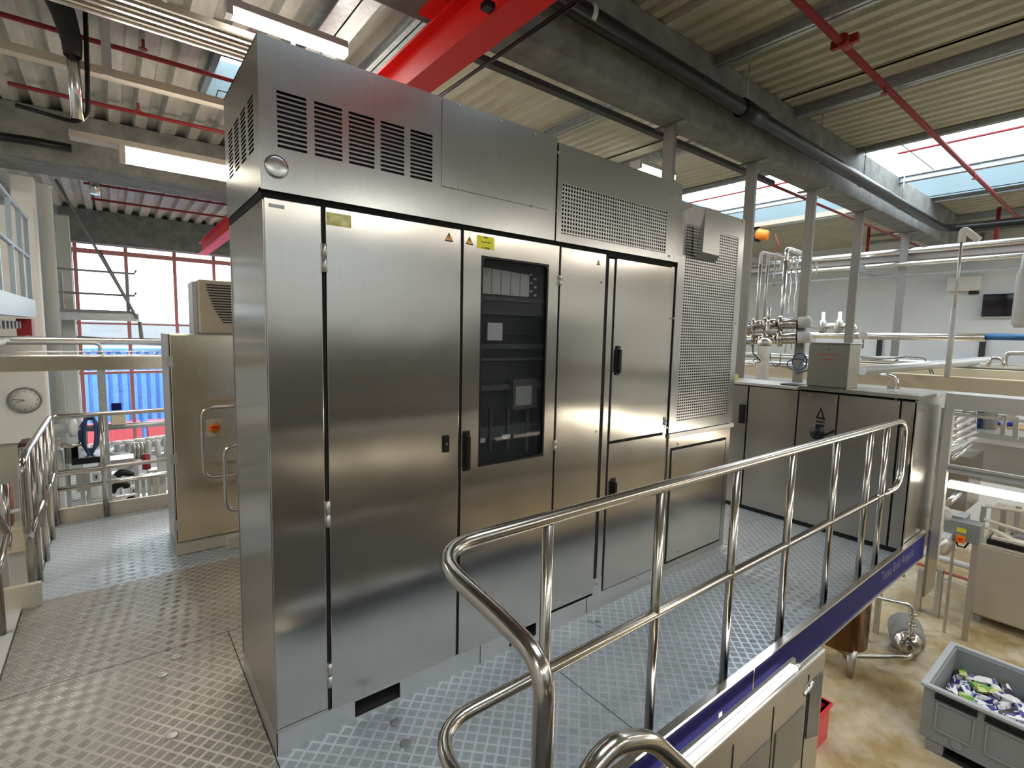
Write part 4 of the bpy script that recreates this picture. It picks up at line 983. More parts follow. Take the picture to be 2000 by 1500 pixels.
# valves
def valve(q, s, lab, axis=(.3, -1, .08)):
    t = thing('process_valve', lab, 'valve', q, 'stainless valves')
    MB().lathe([(.05*s, 0), (.05*s, .05*s), (.075*s, .05*s), (.075*s, .08*s), (.05*s, .08*s), (.05*s, .16*s), (.08*s, .16*s), (.08*s, .2*s), (.055*s, .2*s), (.055*s, .3*s), (.085*s, .3*s), (.085*s, .34*s), (.06*s, .34*s), (.06*s, .46*s), (.02*s, .48*s)], q-Vector(axis).normalized()*.2*s, axis, 18).build('valve_body', TUBE, t)
    MB().lathe([(.058*s, 0), (.058*s, .10*s), (.03*s, .12*s)], q+Vector(axis).normalized()*.28*s, axis, 18).build('actuator_cap', LGREY, t)
    MB().cyl(q, q+Vector((0, 0, .18*s)), .02*s, 10).build('stem', STEELG, t)
    return t
valve(at(1500, 634, X=6.1), 1.2, 'upper stainless process valve between cooling unit and third post')
valve(at(1498, 662, X=6.0), 1.2, 'lower stainless process valve between cooling unit and third post')
X = 6.0
tag(MB().cyl(at(1430, 630, X=X), at(1480, 634, X=X), .022, 10).build('steel_pipe', PIPE), 'short bright pipe running into the upper process valve', 'pipe')
tag(MB().tube(rounded([at(1430, 664, X=X), at(1450, 657, X=X), at(1485, 659, X=X)], .05), .022, 10).build('steel_pipe', PIPE), 'short bent bright pipe running into the lower process valve', 'pipe')
tag(MB().tube(rounded([at(1480, 640, X=6.2), at(1461, 641, X=6.2), at(1461, 662, X=6.2)], .06), .022, 10).build('copper_bend', mat('copper_tint', (.45, .27, .2), .3, .9)), 'brownish bent pipe left of the two process valves', 'pipe')
tag(MB().tube([at(1530, 633, X=6.6), at(1570, 636, X=6.9), at(1596, 641, X=7.4)], .022, 10).build('steel_pipe', STEELG), 'grey pipe from the upper process valve past the third post', 'pipe')
p = at(1490, 700, X=5.4); z_ = at(1490, 676, X=5.4).z
t = thing('valve_stand', 'steel stand under the process valves behind the low cabinets', 'stand', (5.4, p.y, FZ))
MB().box(5.36, 5.46, p.y-.05, p.y+.05, FZ, z_).build('post', STEELG, t)
MB().lathe([(.06, 0), (.075, .02), (.075, .06), (.03, .09)], (5.41, p.y, z_)).build('knob', STEELG, t)
# hoses near the valves
def loop(px, py, rx, ry, X, lab, r=.007, m=HOSE, tail=None):
    pts = [at(px+rx*math.cos(a*PI/9), py+ry*math.sin(a*PI/9), X=X+.01*a) for a in range(-3, 17)]
    if tail: pts += [at(x, y, X=X) for x, y in tail]
    return tag(MB().tube(pts, r, 6).build('hose_loop', m), lab, 'hose')
loop(1562, 706, 14, 16, 5.3, 'dark blue coiled hose left of the square steel box', .009, tail=[(1556, 730), (1580, 722)])
loop(1556, 712, 19, 11, 5.2, 'second dark blue coiled hose left of the square steel box', .007)
loop(1478, 705, 7, 4, 5.1, 'small black wire loop hanging from the valves', .005, BLACK)
tag(MB().tube([at(1470, 674, X=5.3), at(1471, 690, X=5.3), at(1484, 703, X=5.3)], .007, 6).build('black_wire', BLACK), 'black wire hanging below the lower process valve', 'wire')
tag(MB().tube([at(1504, 690, X=5.2), at(1505, 706, X=5.2), at(1513, 716, X=5.2), at(1523, 712, X=5.2), at(1525, 690, X=5.2)], .005, 6).build('blue_wire', HOSE), 'thin dark wire loop hanging right of the valve stand', 'wire')
# pieces sitting on the big bright pipe
for px, lab in ((1606, 'left small safety valve standing on the big bright pipe'), (1638, 'right small safety valve standing on the big bright pipe')):
    q = at(px, 648, X=9.0)
    t = thing('safety_valve', lab, 'valve', q, 'small safety valves')
    MB().lathe([(.06, 0), (.06, .18), (.035, .2), (.035, .32), (.01, .33)], q, n=14).build('valve_body', STEELG, t)
    MB().tube(rounded([q+Vector((0, 0, .1)), q+Vector((0, -.22, .1)), q+Vector((0, -.22, -.02))], .05), .05, 10).build('elbow', STEELG, t)
q = at(1687, 655, X=6.8)
t = thing('pressure_gauge', 'small round white pressure gauge behind the square steel box', 'gauge', q)
MB().lathe([(.05, 0), (.05, .03), (.001, .032)], q, (-1, 0, 0)).build('dial', WHITE, t); MB().cyl(q-Vector((-.0, 0, .04)), q-Vector((0, 0, .16)), .01, 8).build('stem', GREY, t)
# hoist
q = at(1492, 460, X=9.2)
t = thing('chain_hoist', 'orange electric chain hoist hanging beside the second post', 'hoist', q)
MB().lathe([(.06, -.16), (.10, -.14), (.10, .02), (.07, .06)], q+Vector((0, -.02, 0)), (.3, -1, -.3)).build('motor', ORANGE, t)
MB().lathe([(.07, .0), (.115, .02), (.115, .10), (.06, .14)], q+Vector((0, .16, .03)), (.3, -1, -.3)).build('drum', RUBBER, t)
MB().tube([q+Vector((0, .1, .2)), q+Vector((0, .5, .12)), q+Vector((0, .8, -.12))], .05, 10).build('cable_arm', BLACK, t)
MB().tube(rounded([q+Vector((0, -.2, 0)), q+Vector((0, -.3, -.25)), q+Vector((0, -.22, -.33)), q+Vector((0, -.30, -.38))], .05), .012, 8).build('hook', mat('dark_red_hook', (.2, .02, .02), .5), t)
MB().box(q.x-.05, q.x+.05, q.y-1.6, q.y+1.6, q.z+.17, q.z+.25).build('trolley_rail', CREAM, t)
# long member rails beneath the skylight on the far side
for k, py in enumerate((418, 432, 452)):
    ypipe(1420, 1680, 1560, py, 12.6, .035, GREY if k else CREAM, ['cream', 'upper grey', 'lower grey'][k]+' rail under the roof behind the orange hoist', 'ceiling_rail', 'rail', .08, 'rails behind the hoist')
ypipe(1700, 2100, 1900, 437, 13.2, .03, GREY, 'upper dark rail under the roof at the right edge', 'ceiling_rail', 'rail', .08, 'rails near the white wall')
ypipe(1700, 2100, 1900, 452, 13.2, .03, GREY, 'lower dark rail under the roof at the right edge', 'ceiling_rail', 'rail', .08, 'rails near the white wall')
# ladder-like cage behind post 1
q = at(1290, 290, Y=2.4)
t = thing('hanging_post', 'short brown hanging steel post left of the first beam post', 'post', (q.x, 2.4, 3.0))
MB().box(q.x-.05, q.x+.05, 2.35, 2.45, at(1285, 310, Y=2.4).z, 4.0).build('upright', GALV, t)
q = at(1302, 300, Y=2.9); b = MB()
for dx in (-.06, .06): b.cyl((q.x+dx, 2.9, q.z-.6), (q.x+dx, 2.9, 4.0), .006, 6)
for k in range(9): b.cyl((q.x-.06, 2.9, q.z-.55+k*.12), (q.x+.06, 2.9, q.z-.55+k*.12), .005, 6)
tag(b.build('wire_ladder', GALV), 'slim wire cable ladder behind the short brown hanging post', 'cable ladder')

# ================================================================== LOWER RIGHT: machine under the platform and floor things
t = thing('machine_casing', 'grey machine casing with dark windows below the blue board', 'machine', (1.4, -.7, FZ))
MX = 2.66
MB().box(-.9, MX, -.895, -.3, FZ, -.12).build('casing', STEELG, t, .01)
a, c = at(1568, 1290, Y=-.9), at(1604, 1330, Y=-.9)
MB().prism([(2.46, -.24), (2.62, -.24), (2.62, -.62), (2.46, -.56)], 1, -.902, -.896).build('window', mat('dim_glass', (.10, .11, .12), .2, .3), t)
for x0 in (2.08, 1.70): MB().prism([(x0, -.34), (x0+.32, -.34), (x0+.32, -.64), (x0, -.64)], 1, -.902, -.896).build('window', mat('dim_glass2', (.20, .21, .20), .25, .5), t)
for x in (2.44, 2.04, 1.66): MB().box(x-.003, x+.003, -.898, -.894, -2.3, -.18).build('door_seam', GAP, t)
MB().cyl((2.28, -.94, -.2), (2.36, -.94, -.16), .012, 8).build('handle', PIPE, t)
# red bin
q = at(1572, 1436, Z=FZ); t = thing('red_bin', 'open red plastic bin on the floor beyond the machine casing', 'bin', (q.x, q.y, FZ))
w = .15; hh = .38
b = MB(); us = [q.x-w, q.x-w+.02, q.x+w-.02, q.x+w]; vs = [q.y-w, q.y-w+.02, q.y+w-.02, q.y+w]
b.plate(us, vs, lambda u, v: us[1] < u < us[2] and vs[1] < v < vs[2], 2, FZ+.02, FZ+hh).build('walls', REDB, t)
MB().box(us[0], us[3], vs[0], vs[3], FZ, FZ+.02).build('base', REDB, t)
MB().plate([us[0]-.02, us[1], us[2], us[3]+.02], [vs[0]-.02, vs[1], vs[2], vs[3]+.02], lambda u, v: us[1] < u < us[2] and vs[1] < v < vs[2], 2, FZ+hh-.03, FZ+hh).build('rim', REDB, t)
# tank
tz = at(1690, 1176, X=6.3).z; TX, TY = 6.5, .24
t = thing('process_tank', 'open steel tank with brown reflections on three legs, beyond the blue board', 'tank', (TX, TY, FZ))
b = MB(); R = .30; hb = FZ+.34
b.lathe([(.05, hb-.14), (R, hb), (R, tz), (R+.012, tz), (R+.012, tz+.02), (R-.008, tz+.02), (R-.012, tz), (R-.012, hb+.03), (.04, hb-.1)], (TX, TY, 0), n=32).build('vessel', BROWN, t)
MB().tube([(TX+math.cos(k*PI/12)*R, TY+math.sin(k*PI/12)*R, tz+.02) for k in range(25)], .012, 8, False).build('rim', PIPE, t)
for k in range(3):
    an = -2.2+k*2.09; x, y = TX+math.cos(an)*R*.82, TY+math.sin(an)*R*.82
    MB().cyl((x, y, FZ), (x, y, hb+.02), .035, 12, .06).build('leg', STEELG, t)
for k, (px, py) in enumerate(((1690, 1250), (1710, 1235))):
    q = at(px, py, Z=FZ); tag(MB().box(q.x-.03, q.x+.03, q.y-.03, q.y+.03, FZ, -.16).build('platform_leg', STEELG), ['left square steel leg behind the brown tank', 'right square steel leg behind the brown tank'][k], 'leg', 'square legs behind the tank')
# pump
q = at(1778, 1290, Z=FZ); ax = Vector((1, .35, 0)).normalized(); c0 = Vector((q.x+.05, q.y+.05, FZ+.2))
t = thing('centrifugal_pump', 'floor pump with round grey motor and steel pipework right of the tank', 'pump', (q.x, q.y, FZ))
MB().lathe([(.05, 0), (.17, .02), (.19, .10), (.19, .42), (.16, .50), (.01, .51)], c0, ax, 28).build('motor', GREY, t)
MB().lathe([(.05, -.14), (.12, -.13), (.12, -.04), (.15, -.03), (.15, 0), (.05, .01)], c0, ax, 24).build('pump_head', TUBE, t)
MB().box(c0.x-.02, c0.x+.35, c0.y-.10, c0.y+.2, FZ, FZ+.05).build('base', STEELG, t)
e = c0-ax*.12
MB().tube(rounded([e, e-ax*.25, (TX+.1, TY-.1, FZ+.12), (TX, TY, FZ+.2), (TX, TY, hb-.12)], .1), .028, 12).build('suction_pipe', TUBE, t)
MB().tube(rounded([e+Vector((0, 0, .08)), e+Vector((0, 0, .55)), (TX+.42, TY-.02, FZ+.80), (TX+.36, TY+.05, FZ+1.5)], .12), .026, 12).build('pressure_pipe', PIPE, t)
for dz in (.12, .28, .42): MB().lathe([(.05, -.012), (.05, .012), (.028, .014)], e+Vector((0, 0, .02+dz)), n=16).build('clamp', TUBE, t)
MB().cyl(e+Vector((-.15, .05, -.02)), e+Vector((-.15, .05, .12)), .02, 10).box(e.x-.22, e.x-.08, e.y+.03, e.y+.05, e.z+.1, e.z+.12).build('valve_lever', TUBE, t)
q = at(1752, 1118, Y=-.6); tag(MB().cyl(at(1746, 1112, Y=-.5), at(1765, 1125, Y=-.62), .014, 8).build('rod_end', PIPE), 'short bright rod end sticking out under the blue board', 'rod')

# pallet box
BX0, BX1, BY1 = 5.74, 6.84, -.76; BY0 = BY1-1.2; rz = at(1790, 1325, X=BX0).z
t = thing('pallet_box', 'large grey plastic pallet box with light rim, bottom right', 'pallet box', ((BX0+BX1)/2, (BY0+BY1)/2, FZ))
th = .05; us = [BX0, BX0+th, BX1-th, BX1]; vs = [BY0, BY0+th, BY1-th, BY1]
ins = lambda u, v: us[1] < u < us[2] and vs[1] < v < vs[2]
MB().plate(us, vs, ins, 2, FZ+.12, rz-.03).build('walls', CRATE, t, .006)
MB().plate([us[0]-.025, us[1]-.02, us[2]+.02, us[3]+.025], [vs[0]-.025, vs[1]-.02, vs[2]+.02, vs[3]+.025], ins, 2, rz-.035, rz).build('rim', CRATEL, t, .008)
MB().box(BX0+.02, BX1-.02, BY0+.02, BY1-.02, FZ+.12, FZ+.15).build('base', CRATE, t)
for y in (BY1-.12, (BY0+BY1)/2, BY0+.12): MB().box(BX0+.01, BX1-.01, y-.07, y+.07, FZ, FZ+.12).build('skid', CRATE, t, .01)
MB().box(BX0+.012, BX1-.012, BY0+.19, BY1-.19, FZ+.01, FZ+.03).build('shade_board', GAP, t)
for k in range(3):
    y1 = BY1-.12-k*.36; y0 = y1-.26
    b = MB(); z0, z1 = FZ+.26, rz-.14
    for (a_, b_, c_, d_) in ((y0, y1, z1, z1+.012), (y0, y1, z0-.012, z0), (y0-.012, y0, z0, z1), (y1, y1+.012, z0, z1)): b.box(BX0-.014, BX0, a_, b_, c_, d_)
    b.build('panel_ribs', mat('crate_rib', (.30, .33, .35), .5), t)
    b = MB()
    for j in range(3): b.box(BX0-.02, BX0, y0-.02, y1+.03, rz-.065-j*.022, rz-.056-j*.022)
    b.build('rim_ribs', GAP, t)
MB().box(BX1-th-.004, BX1-th+.001, BY0+.72, BY0+.98, rz-.22, rz-.16).build('hand_slot', GREY, t)
MB().box(BX0-.012, BX0, BY1-.32, BY1-.24, FZ+.16, FZ+.24).build('drain_boss', CRATE, t)
# cartons
def carton_mat(name, cols, sc):
    m = mat(name, (.8, .8, .8), .35); n = noise(m, coords(m, (sc, sc*2, sc), 0, False), 1.6, 1, .4)
    r = nd(m, 'ShaderNodeValToRGB'); r.color_ramp.interpolation = 'CONSTANT'; e = r.color_ramp.elements
    while len(e) < len(cols): e.new(.5)
    for i, (p, c) in enumerate(cols): e[i].position = p; e[i].color = (*c, 1)
    lk(m, n, r.inputs[0]); lk(m, r.outputs[0], P_(m).inputs['Base Color']); return m
NV, WH, GRN, BK, LM = (.03, .04, .28), (.8, .83, .85), (.25, .55, .12), (.03, .02, .03), (.75, .80, .35)
cms = [carton_mat('carton_navy_white', [(0, NV), (.46, WH), (.56, NV)], 4), carton_mat('carton_green', [(0, LM), (.45, GRN), (.6, WH)], 4), carton_mat('carton_black', [(0, BK), (.52, WH), (.6, NV)], 4), carton_mat('carton_white', [(0, WH), (.5, NV), (.58, WH)], 4)]
names = ['navy blue and white', 'lime green', 'black and white', 'mostly white']
protos = []
def carton_mesh(seed):
    R_ = random.Random(seed); b = MB(); L, w_, h_ = .105, .032, .028; st = []
    for i, (x, sw, sh) in enumerate(((-L, 1.3, .08), (-L*.86, 1, .9), (-L*.3, 1, 1), (L*.3, 1, 1), (L*.86, 1, .9), (L, 1.3, .08))):
        j = lambda: R_.uniform(-.006, .006)
        st.append([b.bm.verts.new((x+j(), sy*w_*sw+j(), sz*h_*sh+j())) for sy, sz in ((-1, -1), (1, -1), (1, 1), (-1, 1))])
    for i in range(5):
        for k in range(4): b.bm.faces.new((st[i][k], st[i][(k+1) % 4], st[i+1][(k+1) % 4], st[i+1][k]))
    b.bm.faces.new(st[0][::-1]); b.bm.faces.new(st[-1]); return b
R_ = random.Random(5); n = 0; src = []
for k in range(4):
    b = carton_mesh(k); o = b.build('drink_carton', cms[k], bevel=.002); src.append(o)
cands = []
for iz in range(2):
    for iy in range(8):
        for ix in range(6):
            cands.append((ix, iy, iz))
for (ix, iy, iz) in cands:
    k = R_.choice([0, 0, 1, 2, 3, 3]); x = BX0+.16+ix*.155+R_.uniform(-.03, .03); y = BY1-.14-iy*.125+R_.uniform(-.03, .03)
    z = FZ+.36+iz*.055+R_.uniform(-.012, .012)+.02*math.sin(ix*1.3+iy)
    first = src[k].get('label') is None
    o = src[k] if first else src[k].copy()
    if not first: COL.objects.link(o)
    o.location = (x, y, z); o.rotation_euler = (R_.uniform(-.5, .5), R_.uniform(-.45, .45), R_.uniform(0, PI))
    tag(o, names[k]+' crumpled drink carton in the grey pallet box', 'carton', names[k]+' cartons in the pallet box')
MB_ = MB(); MB_.box(BX0+.05, BX1-.05, BY0+.05, BY1-.05, FZ+.15, FZ+.30)
o = tag(MB_.build('carton_heap', cms[0]), 'dense lower layer of crushed drink cartons in the pallet box', 'cartons'); o['kind'] = 'stuff'
# pale cabinet at the right edge with trays on top
XC = 9.2; a, c = at(1898, 1215, X=XC), at(1912, 1062, X=XC); ztop = c.z
t = thing('floor_cabinet', 'beige steel floor cabinet at the right edge with trays on top', 'cabinet', (XC+.4, c.y-.6, FZ))
MB().box(XC+.02, XC+.8, c.y-1.8, c.y, FZ+.12, ztop).build('body', mat('warm_beige_steel', (.50, .45, .36), .4, .3), t, .006)
for k, (y0, y1) in enumerate(((c.y-.74, c.y-.01), (c.y-1.5, c.y-.76))): MB().box(XC, XC+.02, y0, y1, FZ+.14, ztop-.03).build('door', mat('warm_beige_steel', (.50, .45, .36), .4, .3), t, .004)
for y in (c.y-.06, c.y-.8): MB().box(XC+.05, XC+.1, y-.04, y+.04, FZ, FZ+.12).build('foot', GREY, t)
MB().box(XC-.01, XC, c.y-.80, c.y-.70, FZ+.55, FZ+.6).build('door_handle', BLACK, t)
tag(MB().box(XC+.1, XC+.6, c.y-.62, c.y-.06, ztop, ztop+.07).build('black_tray', BLACK, bevel=.01), 'black tray standing on the beige floor cabinet', 'tray')
tag(MB().box(XC+.14, XC+.56, c.y-.58, c.y-.10, ztop+.07, ztop+.12).build('paper_bundle', mat('cream_paper', (.75, .70, .62), .7), bevel=.01), 'pale bundle lying in the black tray', 'papers')
tag(MB().box(XC+.3, XC+.75, c.y-1.3, c.y-.3, ztop+.125, ztop+.17).build('flat_case', GREY, bevel=.01), 'dark grey flat case lying behind the pale bundle', 'case')
# grey control box
XB = 8.4; a, c = at(1845, 1012, X=XB), at(1912, 1066, X=XB)
t = thing('switch_box', 'grey control box with yellow label and orange switch on a post', 'control box', (XB, (a.y+c.y)/2, FZ))
MB().box(XB, XB+.25, c.y, a.y, c.z, a.z).build('casing', GREY, t, .006)
my = (a.y+c.y)/2
MB().box(XB-.004, XB, my-.05, my+.05, a.z-.14, a.z-.08).build('yellow_label', YELLOW, t)
MB().box(XB-.012, XB, my-.05, my+.05, a.z-.28, a.z-.18).build('switch_plate', ORANGE, t); MB().box(XB-.03, XB-.012, my-.02, my+.02, a.z-.24, a.z-.22).build('switch_lever', RED, t)
MB().box(XB+.08, XB+.14, c.y+.02, c.y+.08, FZ, c.z).build('post', STEELG, t); MB().box(XB+.1, XB+.13, a.y-.12, a.y-.09, FZ, c.z).build('post', STEELG, t)
MB().tube([(XB+.05, my+.06, c.z), (XB+.05, my+.03, c.z-.09), (XB+.05, my-.04, c.z-.09), (XB+.05, my-.08, c.z)], .012, 8).build('cable', BLACK, t)
# floor level pipework and machine pieces seen through the frame
def seg(p, q, X, Xq, r, m, nm, lab, cat='pipe', sq=False, grp=None):
    a, c = at(*p, X=X), at(*q, X=Xq); b = MB()
    if sq: b.obox(a, c, r*2, r*2)
    else: b.cyl(a, c, r, 12)
    return tag(b.build(nm, m), lab, cat, grp)
seg((1795, 1078), (1905, 1110), 9.0, 9.0, .045, LGREY, 'floor_pipe', 'pale thick pipe running low across the view left of the beige floor cabinet')
seg((1790, 1100), (1900, 1135), 8.95, 8.95, .022, mat('red_rail', (.40, .10, .08), .5), 'red_rail', 'thin red rail just below the pale thick pipe', 'rail')
seg((1790, 1110), (1900, 1152), 8.95, 8.95, .015, LGREY, 'grey_rail', 'thin grey rail below the red rail', 'rail')
for px, lab in ((1800, 'left foot of the low rails'), (1838, 'right foot of the low rails')):
    a = at(px, 1112, X=8.95); tag(MB().box(8.9, 9.02, a.y-.03, a.y+.03, FZ, a.z).build('rail_foot', STEELG), lab, 'foot')
seg((1838, 1060), (1885, 1008), 8.0, 10.0, .06, LGREY, 'sloping_beam', 'pale sloping steel beam behind the grey control box', 'beam', True)
seg((1852, 982), (1890, 948), 7.6, 9.0, .035, PIPE, 'sloping_pipe', 'bright sloping pipe below the right hand lamp')
seg((1820, 1020), (1845, 1000), 7.6, 8.2, .05, LGREY, 'sloping_beam', 'short pale sloping beam left of the grey control box', 'beam', True)
q = at(1828, 1062, X=7.9); t = thing('small_motor', 'round steel motor beside the grey control box', 'motor', q)
MB().lathe([(.03, -.1), (.09, -.08), (.09, .08), (.11, .09), (.11, .12), (.03, .13)], q, (-.6, -1, 0), 20).build('motor', STEELG, t)
q = at(1832, 1002, X=7.9); t = thing('small_motor', 'white motor above the round steel motor', 'motor', q)
MB().lathe([(.03, -.12), (.10, -.1), (.10, .1), (.04, .14)], q, (-.8, -1, .5), 20).build('motor', LGREY, t)
# inside the upper window: inclined rods, shelf, casings
for k in range(4):
    seg((1838, 836+k*12), (1897+2*k, 803+k*14), 6.6, 8.0, .032, PIPE, 'inclined_rod', ['top', 'second', 'third', 'lowest'][k]+' inclined bright roller rod inside the open machine frame', 'rod', False, 'inclined roller rods')
seg((1836, 846), (1900, 812), 6.8, 8.3, .02, GREY, 'dark_rod', 'dark inclined rod above the bright roller rods', 'rod')
X = 9.5
a, c = at(1880, 840, X=X), at(2010, 866, X=X)
tag(MB().box(X-.2, X+.5, c.y-.4, a.y, a.z-.05, a.z+.03).build('shelf', STEELG), 'long steel shelf inside the open machine frame', 'shelf')
a, c = at(1896, 862, X=10), at(2010, 930, X=10)
tag(MB().box(10, 10.8, c.y-.5, a.y, c.z-.2, a.z).build('machine_casing', STEELG), 'dull steel machine casing behind the right hand lamp', 'machine')
a, c = at(1850, 880, X=8.5), at(1885, 1000, X=8.5)
tag(MB().box(8.5, 9.3, c.y, a.y, c.z, a.z-.05).build('machine_casing', STEELD), 'dark steel machine casing left behind the right hand lamp', 'machine')
a, c = at(1908, 812, X=9.9), at(1925, 848, X=9.9)
for k, (px, m_, r, lab) in enumerate(((1904, BLUE, .05, 'small blue filter housing in the machine frame window'), (1928, WHITE, .10, 'white upright canister in the machine frame window'), (1914, STEELG, .05, 'grey upright canister in the machine frame window'))):
    q = at(px, 846, X=9.7+.1*k); tag(MB().lathe([(r, 0), (r, .34), (r*1.3, .35), (r*1.3, .4), (r*.5, .41)], (q.x, q.y, q.z), n=20).build('canister', m_), lab, 'canister')
a, c = at(1938, 822, X=11), at(1980, 832, X=11)
tag(MB().box(11, 11.5, c.y, a.y, c.z, a.z).build('blue_sign', mat('royal_blue', (.02, .04, .5), .4)), 'small royal blue block seen deep in the machine frame window', 'block')
tag(MB().box(10.9, 11.6, c.y-.4, a.y+.1, c.z-.55, c.z-.02).build('cardboard_box', mat('tan_board', (.60, .42, .24), .7)), 'tan carton stack below the royal blue block', 'box')
q0, q1 = at(1955, 826, X=8), at(1983, 808, X=8); tag(MB().obox(q0, q1, .06, .06).build('glare_plate', WHITE), 'short white slanted plate in front of the royal blue block', 'plate')
for k, (p, q_, X) in enumerate((((1886, 800), (1884, 862), 8.2), ((1903, 800), (1901, 850), 8.4), ((1962, 812), (1958, 850), 8.2), ((1985, 815), (1983, 860), 8.4))):
    seg(p, q_, X, X, .025, STEELG, 'inner_upright', ['first', 'second', 'third', 'fourth'][k]+' slim upright from the left inside the machine frame window', 'upright', True, 'slim uprights in the frame window')
seg((1885, 860), (1845, 876), 7.0, 6.6, .014, PIPE, 'curved_rod', 'slim bright rod below the roller rods', 'rod')
seg((1895, 868), (1862, 896), 7.6, 7.2, .022, PIPE, 'short_roller', 'short bright roller below the slim rod', 'roller')
for k, (p, q_) in enumerate((((1925, 988), (2005, 1000)), ((1922, 1014), (2005, 1040)), ((1925, 1030), (2005, 1060)))):
    seg(p, q_, 9.6, 9.6, .025, CREAM, 'warm_rail', ['upper', 'middle', 'lower'][k]+' warm pale rail below the right hand lamp near the edge', 'rail')
for k, px in enumerate((1922, 1962, 1990)):
    a = at(px, 990, X=9.7); tag(MB().box(9.67, 9.73, a.y-.03, a.y+.03, FZ, a.z).build('warm_upright', STEELG), ['left', 'middle', 'right'][k]+' upright of the warm pale rails', 'upright')
a, c = at(1935, 1005, X=10.4), at(2010, 1030, X=10.4)
tag(MB().box(10.4, 10.9, c.y-.3, a.y, c.z-.3, a.z+.1).build('machine_casing', CREAM), 'cream machine casing behind the warm pale rails', 'machine')
seg((1940, 1060), (1985, 1030), 9.4, 9.8, .03, CREAM, 'cross_brace', 'rising cream cross brace under the warm pale rails', 'brace'); seg((1940, 1035), (1980, 1058), 9.4, 9.4, .03, CREAM, 'cross_brace', 'falling cream cross brace under the warm pale rails', 'brace')

# ================================================================== LEFT, BEYOND THE WALKWAY: bottling line on the hall floor
struct(MB().box(-4.5, 6, 5.2, 12.9, FZ, FZ+.01).build('floor', mat('window_lit_epoxy', (.58, .63, .64), .25)))  # floor patch with the bright window reflection put into its colour
def on(px, py, z=FZ): return at(px, py, Z=z)
ZC = -.62
# curved chain conveyor with round knobs
pts = [(335, 868), (300, 870), (255, 876), (225, 884), (213, 893), (222, 899), (262, 895), (300, 890)]
pts = [(345, 862), (300, 866), (258, 871), (228, 877), (213, 884), (216, 889), (235, 892), (262, 896)]
P3 = [on(x, y, ZC) for x, y in pts]
t = thing('chain_conveyor', 'curved white chain conveyor seen between the far railing bars', 'conveyor', P3[4])
MB().tube(rounded(P3, .5), .06, 8).build('guide_rail', LGREY, t)
MB().tube(rounded([p-Vector((0, 0, .18)) for p in P3], .5), .05, 8).build('lower_rail', GALV, t)
for p in P3[::2]: MB().cyl((p.x, p.y, FZ), (p.x, p.y, ZC-.1), .035, 8).build('leg', STEELG, t)
for k, px in enumerate((165, 183, 228, 249, 271, 292, 307, 321)):
    py = (876, 873, 867, 865, 862, 859, 857, 855)[k]
    q = on(px, py, ZC+.14)
    t = thing('bottle_clamp', 'small white capped knob on the curved chain conveyor', 'knob', q, 'knobs along the conveyor')
    MB().lathe([(.04, -.16), (.04, 0), (.10, 0), (.10, .04), (.02, .05)], q, n=14).build('knob', WHITE, t)
# ladder-like chain belts
for k, (p, q_, lab) in enumerate((((163, 880), (152, 905), 'upper'), ((150, 925), (143, 948), 'middle'), ((152, 956), (147, 978), 'lower'))):
    a, c = on(*p, -.95), on(*q_, -.95); b = MB(); w = .10
    for s_ in (-w, w): b.obox(a+Vector((s_, 0, 0)), c+Vector((s_, 0, 0)), .03, .04)
    n = 7
    for j in range(n): m_ = a.lerp(c, (j+.5)/n); b.obox(m_-Vector((w, 0, 0)), m_+Vector((w, 0, 0)), .05, .03)
    tag(b.build('belt_ladder', WHITE), lab+' stretch of white ladder-like chain belt at left', 'chain belt', 'ladder-like chain belts')
a, c = on(117, 980, -1.9), on(146, 1001, -1.9)
tag(MB().lathe([(.14, 0), (.17, .02), (.17, .5), (.14, .52)], (a.x, a.y+.2, -1.85), (1, -.1, 0), 20).build('drive_motor', TEAL), 'teal blue drive motor below the ladder-like belts', 'motor')
# frames of the conveyor with legs
YA = 5.6
for k, (p, q_, r, lab) in enumerate((((109, 928), (264, 907), .025, 'upper pale guard bar behind the far railing'), ((111, 957), (335, 923), .028, 'long middle pale guard bar behind the far railing'), ((178, 979), (268, 964), .02, 'short lower pale guard bar behind the far railing'))):
    a, c = at(*p, Y=YA), at(*q_, Y=YA); tag(MB().cyl(a, c, r, 10).build('guard_bar', PIPE), lab, 'guard bar')
for k, (x0, x1, y0, y1) in enumerate(((158, 166, 920, 1010), (170, 178, 918, 1010), (264, 272, 905, 1000), (277, 284, 925, 998), (294, 300, 924, 995), (312, 324, 922, 992))):
    a, c = at(x0, (y0+y1)/2, Y=YA+.1), at(x1, (y0+y1)/2, Y=YA+.1); zt_ = at((x0+x1)/2, y0, Y=YA+.1).z
    tag(MB().box(a.x, c.x, YA+.06, YA+.14, FZ, zt_).build('frame_leg', LGREY), ['first', 'second', 'third', 'fourth', 'fifth', 'sixth'][k]+' grey upright from the left behind the far railing', 'upright', 'grey uprights behind the far railing')
for k, pts in enumerate(([(218, 962), (222, 952), (234, 945), (246, 945), (248, 952)], [(228, 930), (236, 922), (252, 924), (262, 930)], [(247, 985), (253, 976), (264, 970)])):
    tag(MB().tube(rounded([at(x, y, Y=6.2) for x, y in pts], .1), .045, 8).build('black_bracket', BLACK), ['large', 'upper', 'small lower'][k]+' curved black bracket of the conveyor frame', 'bracket')
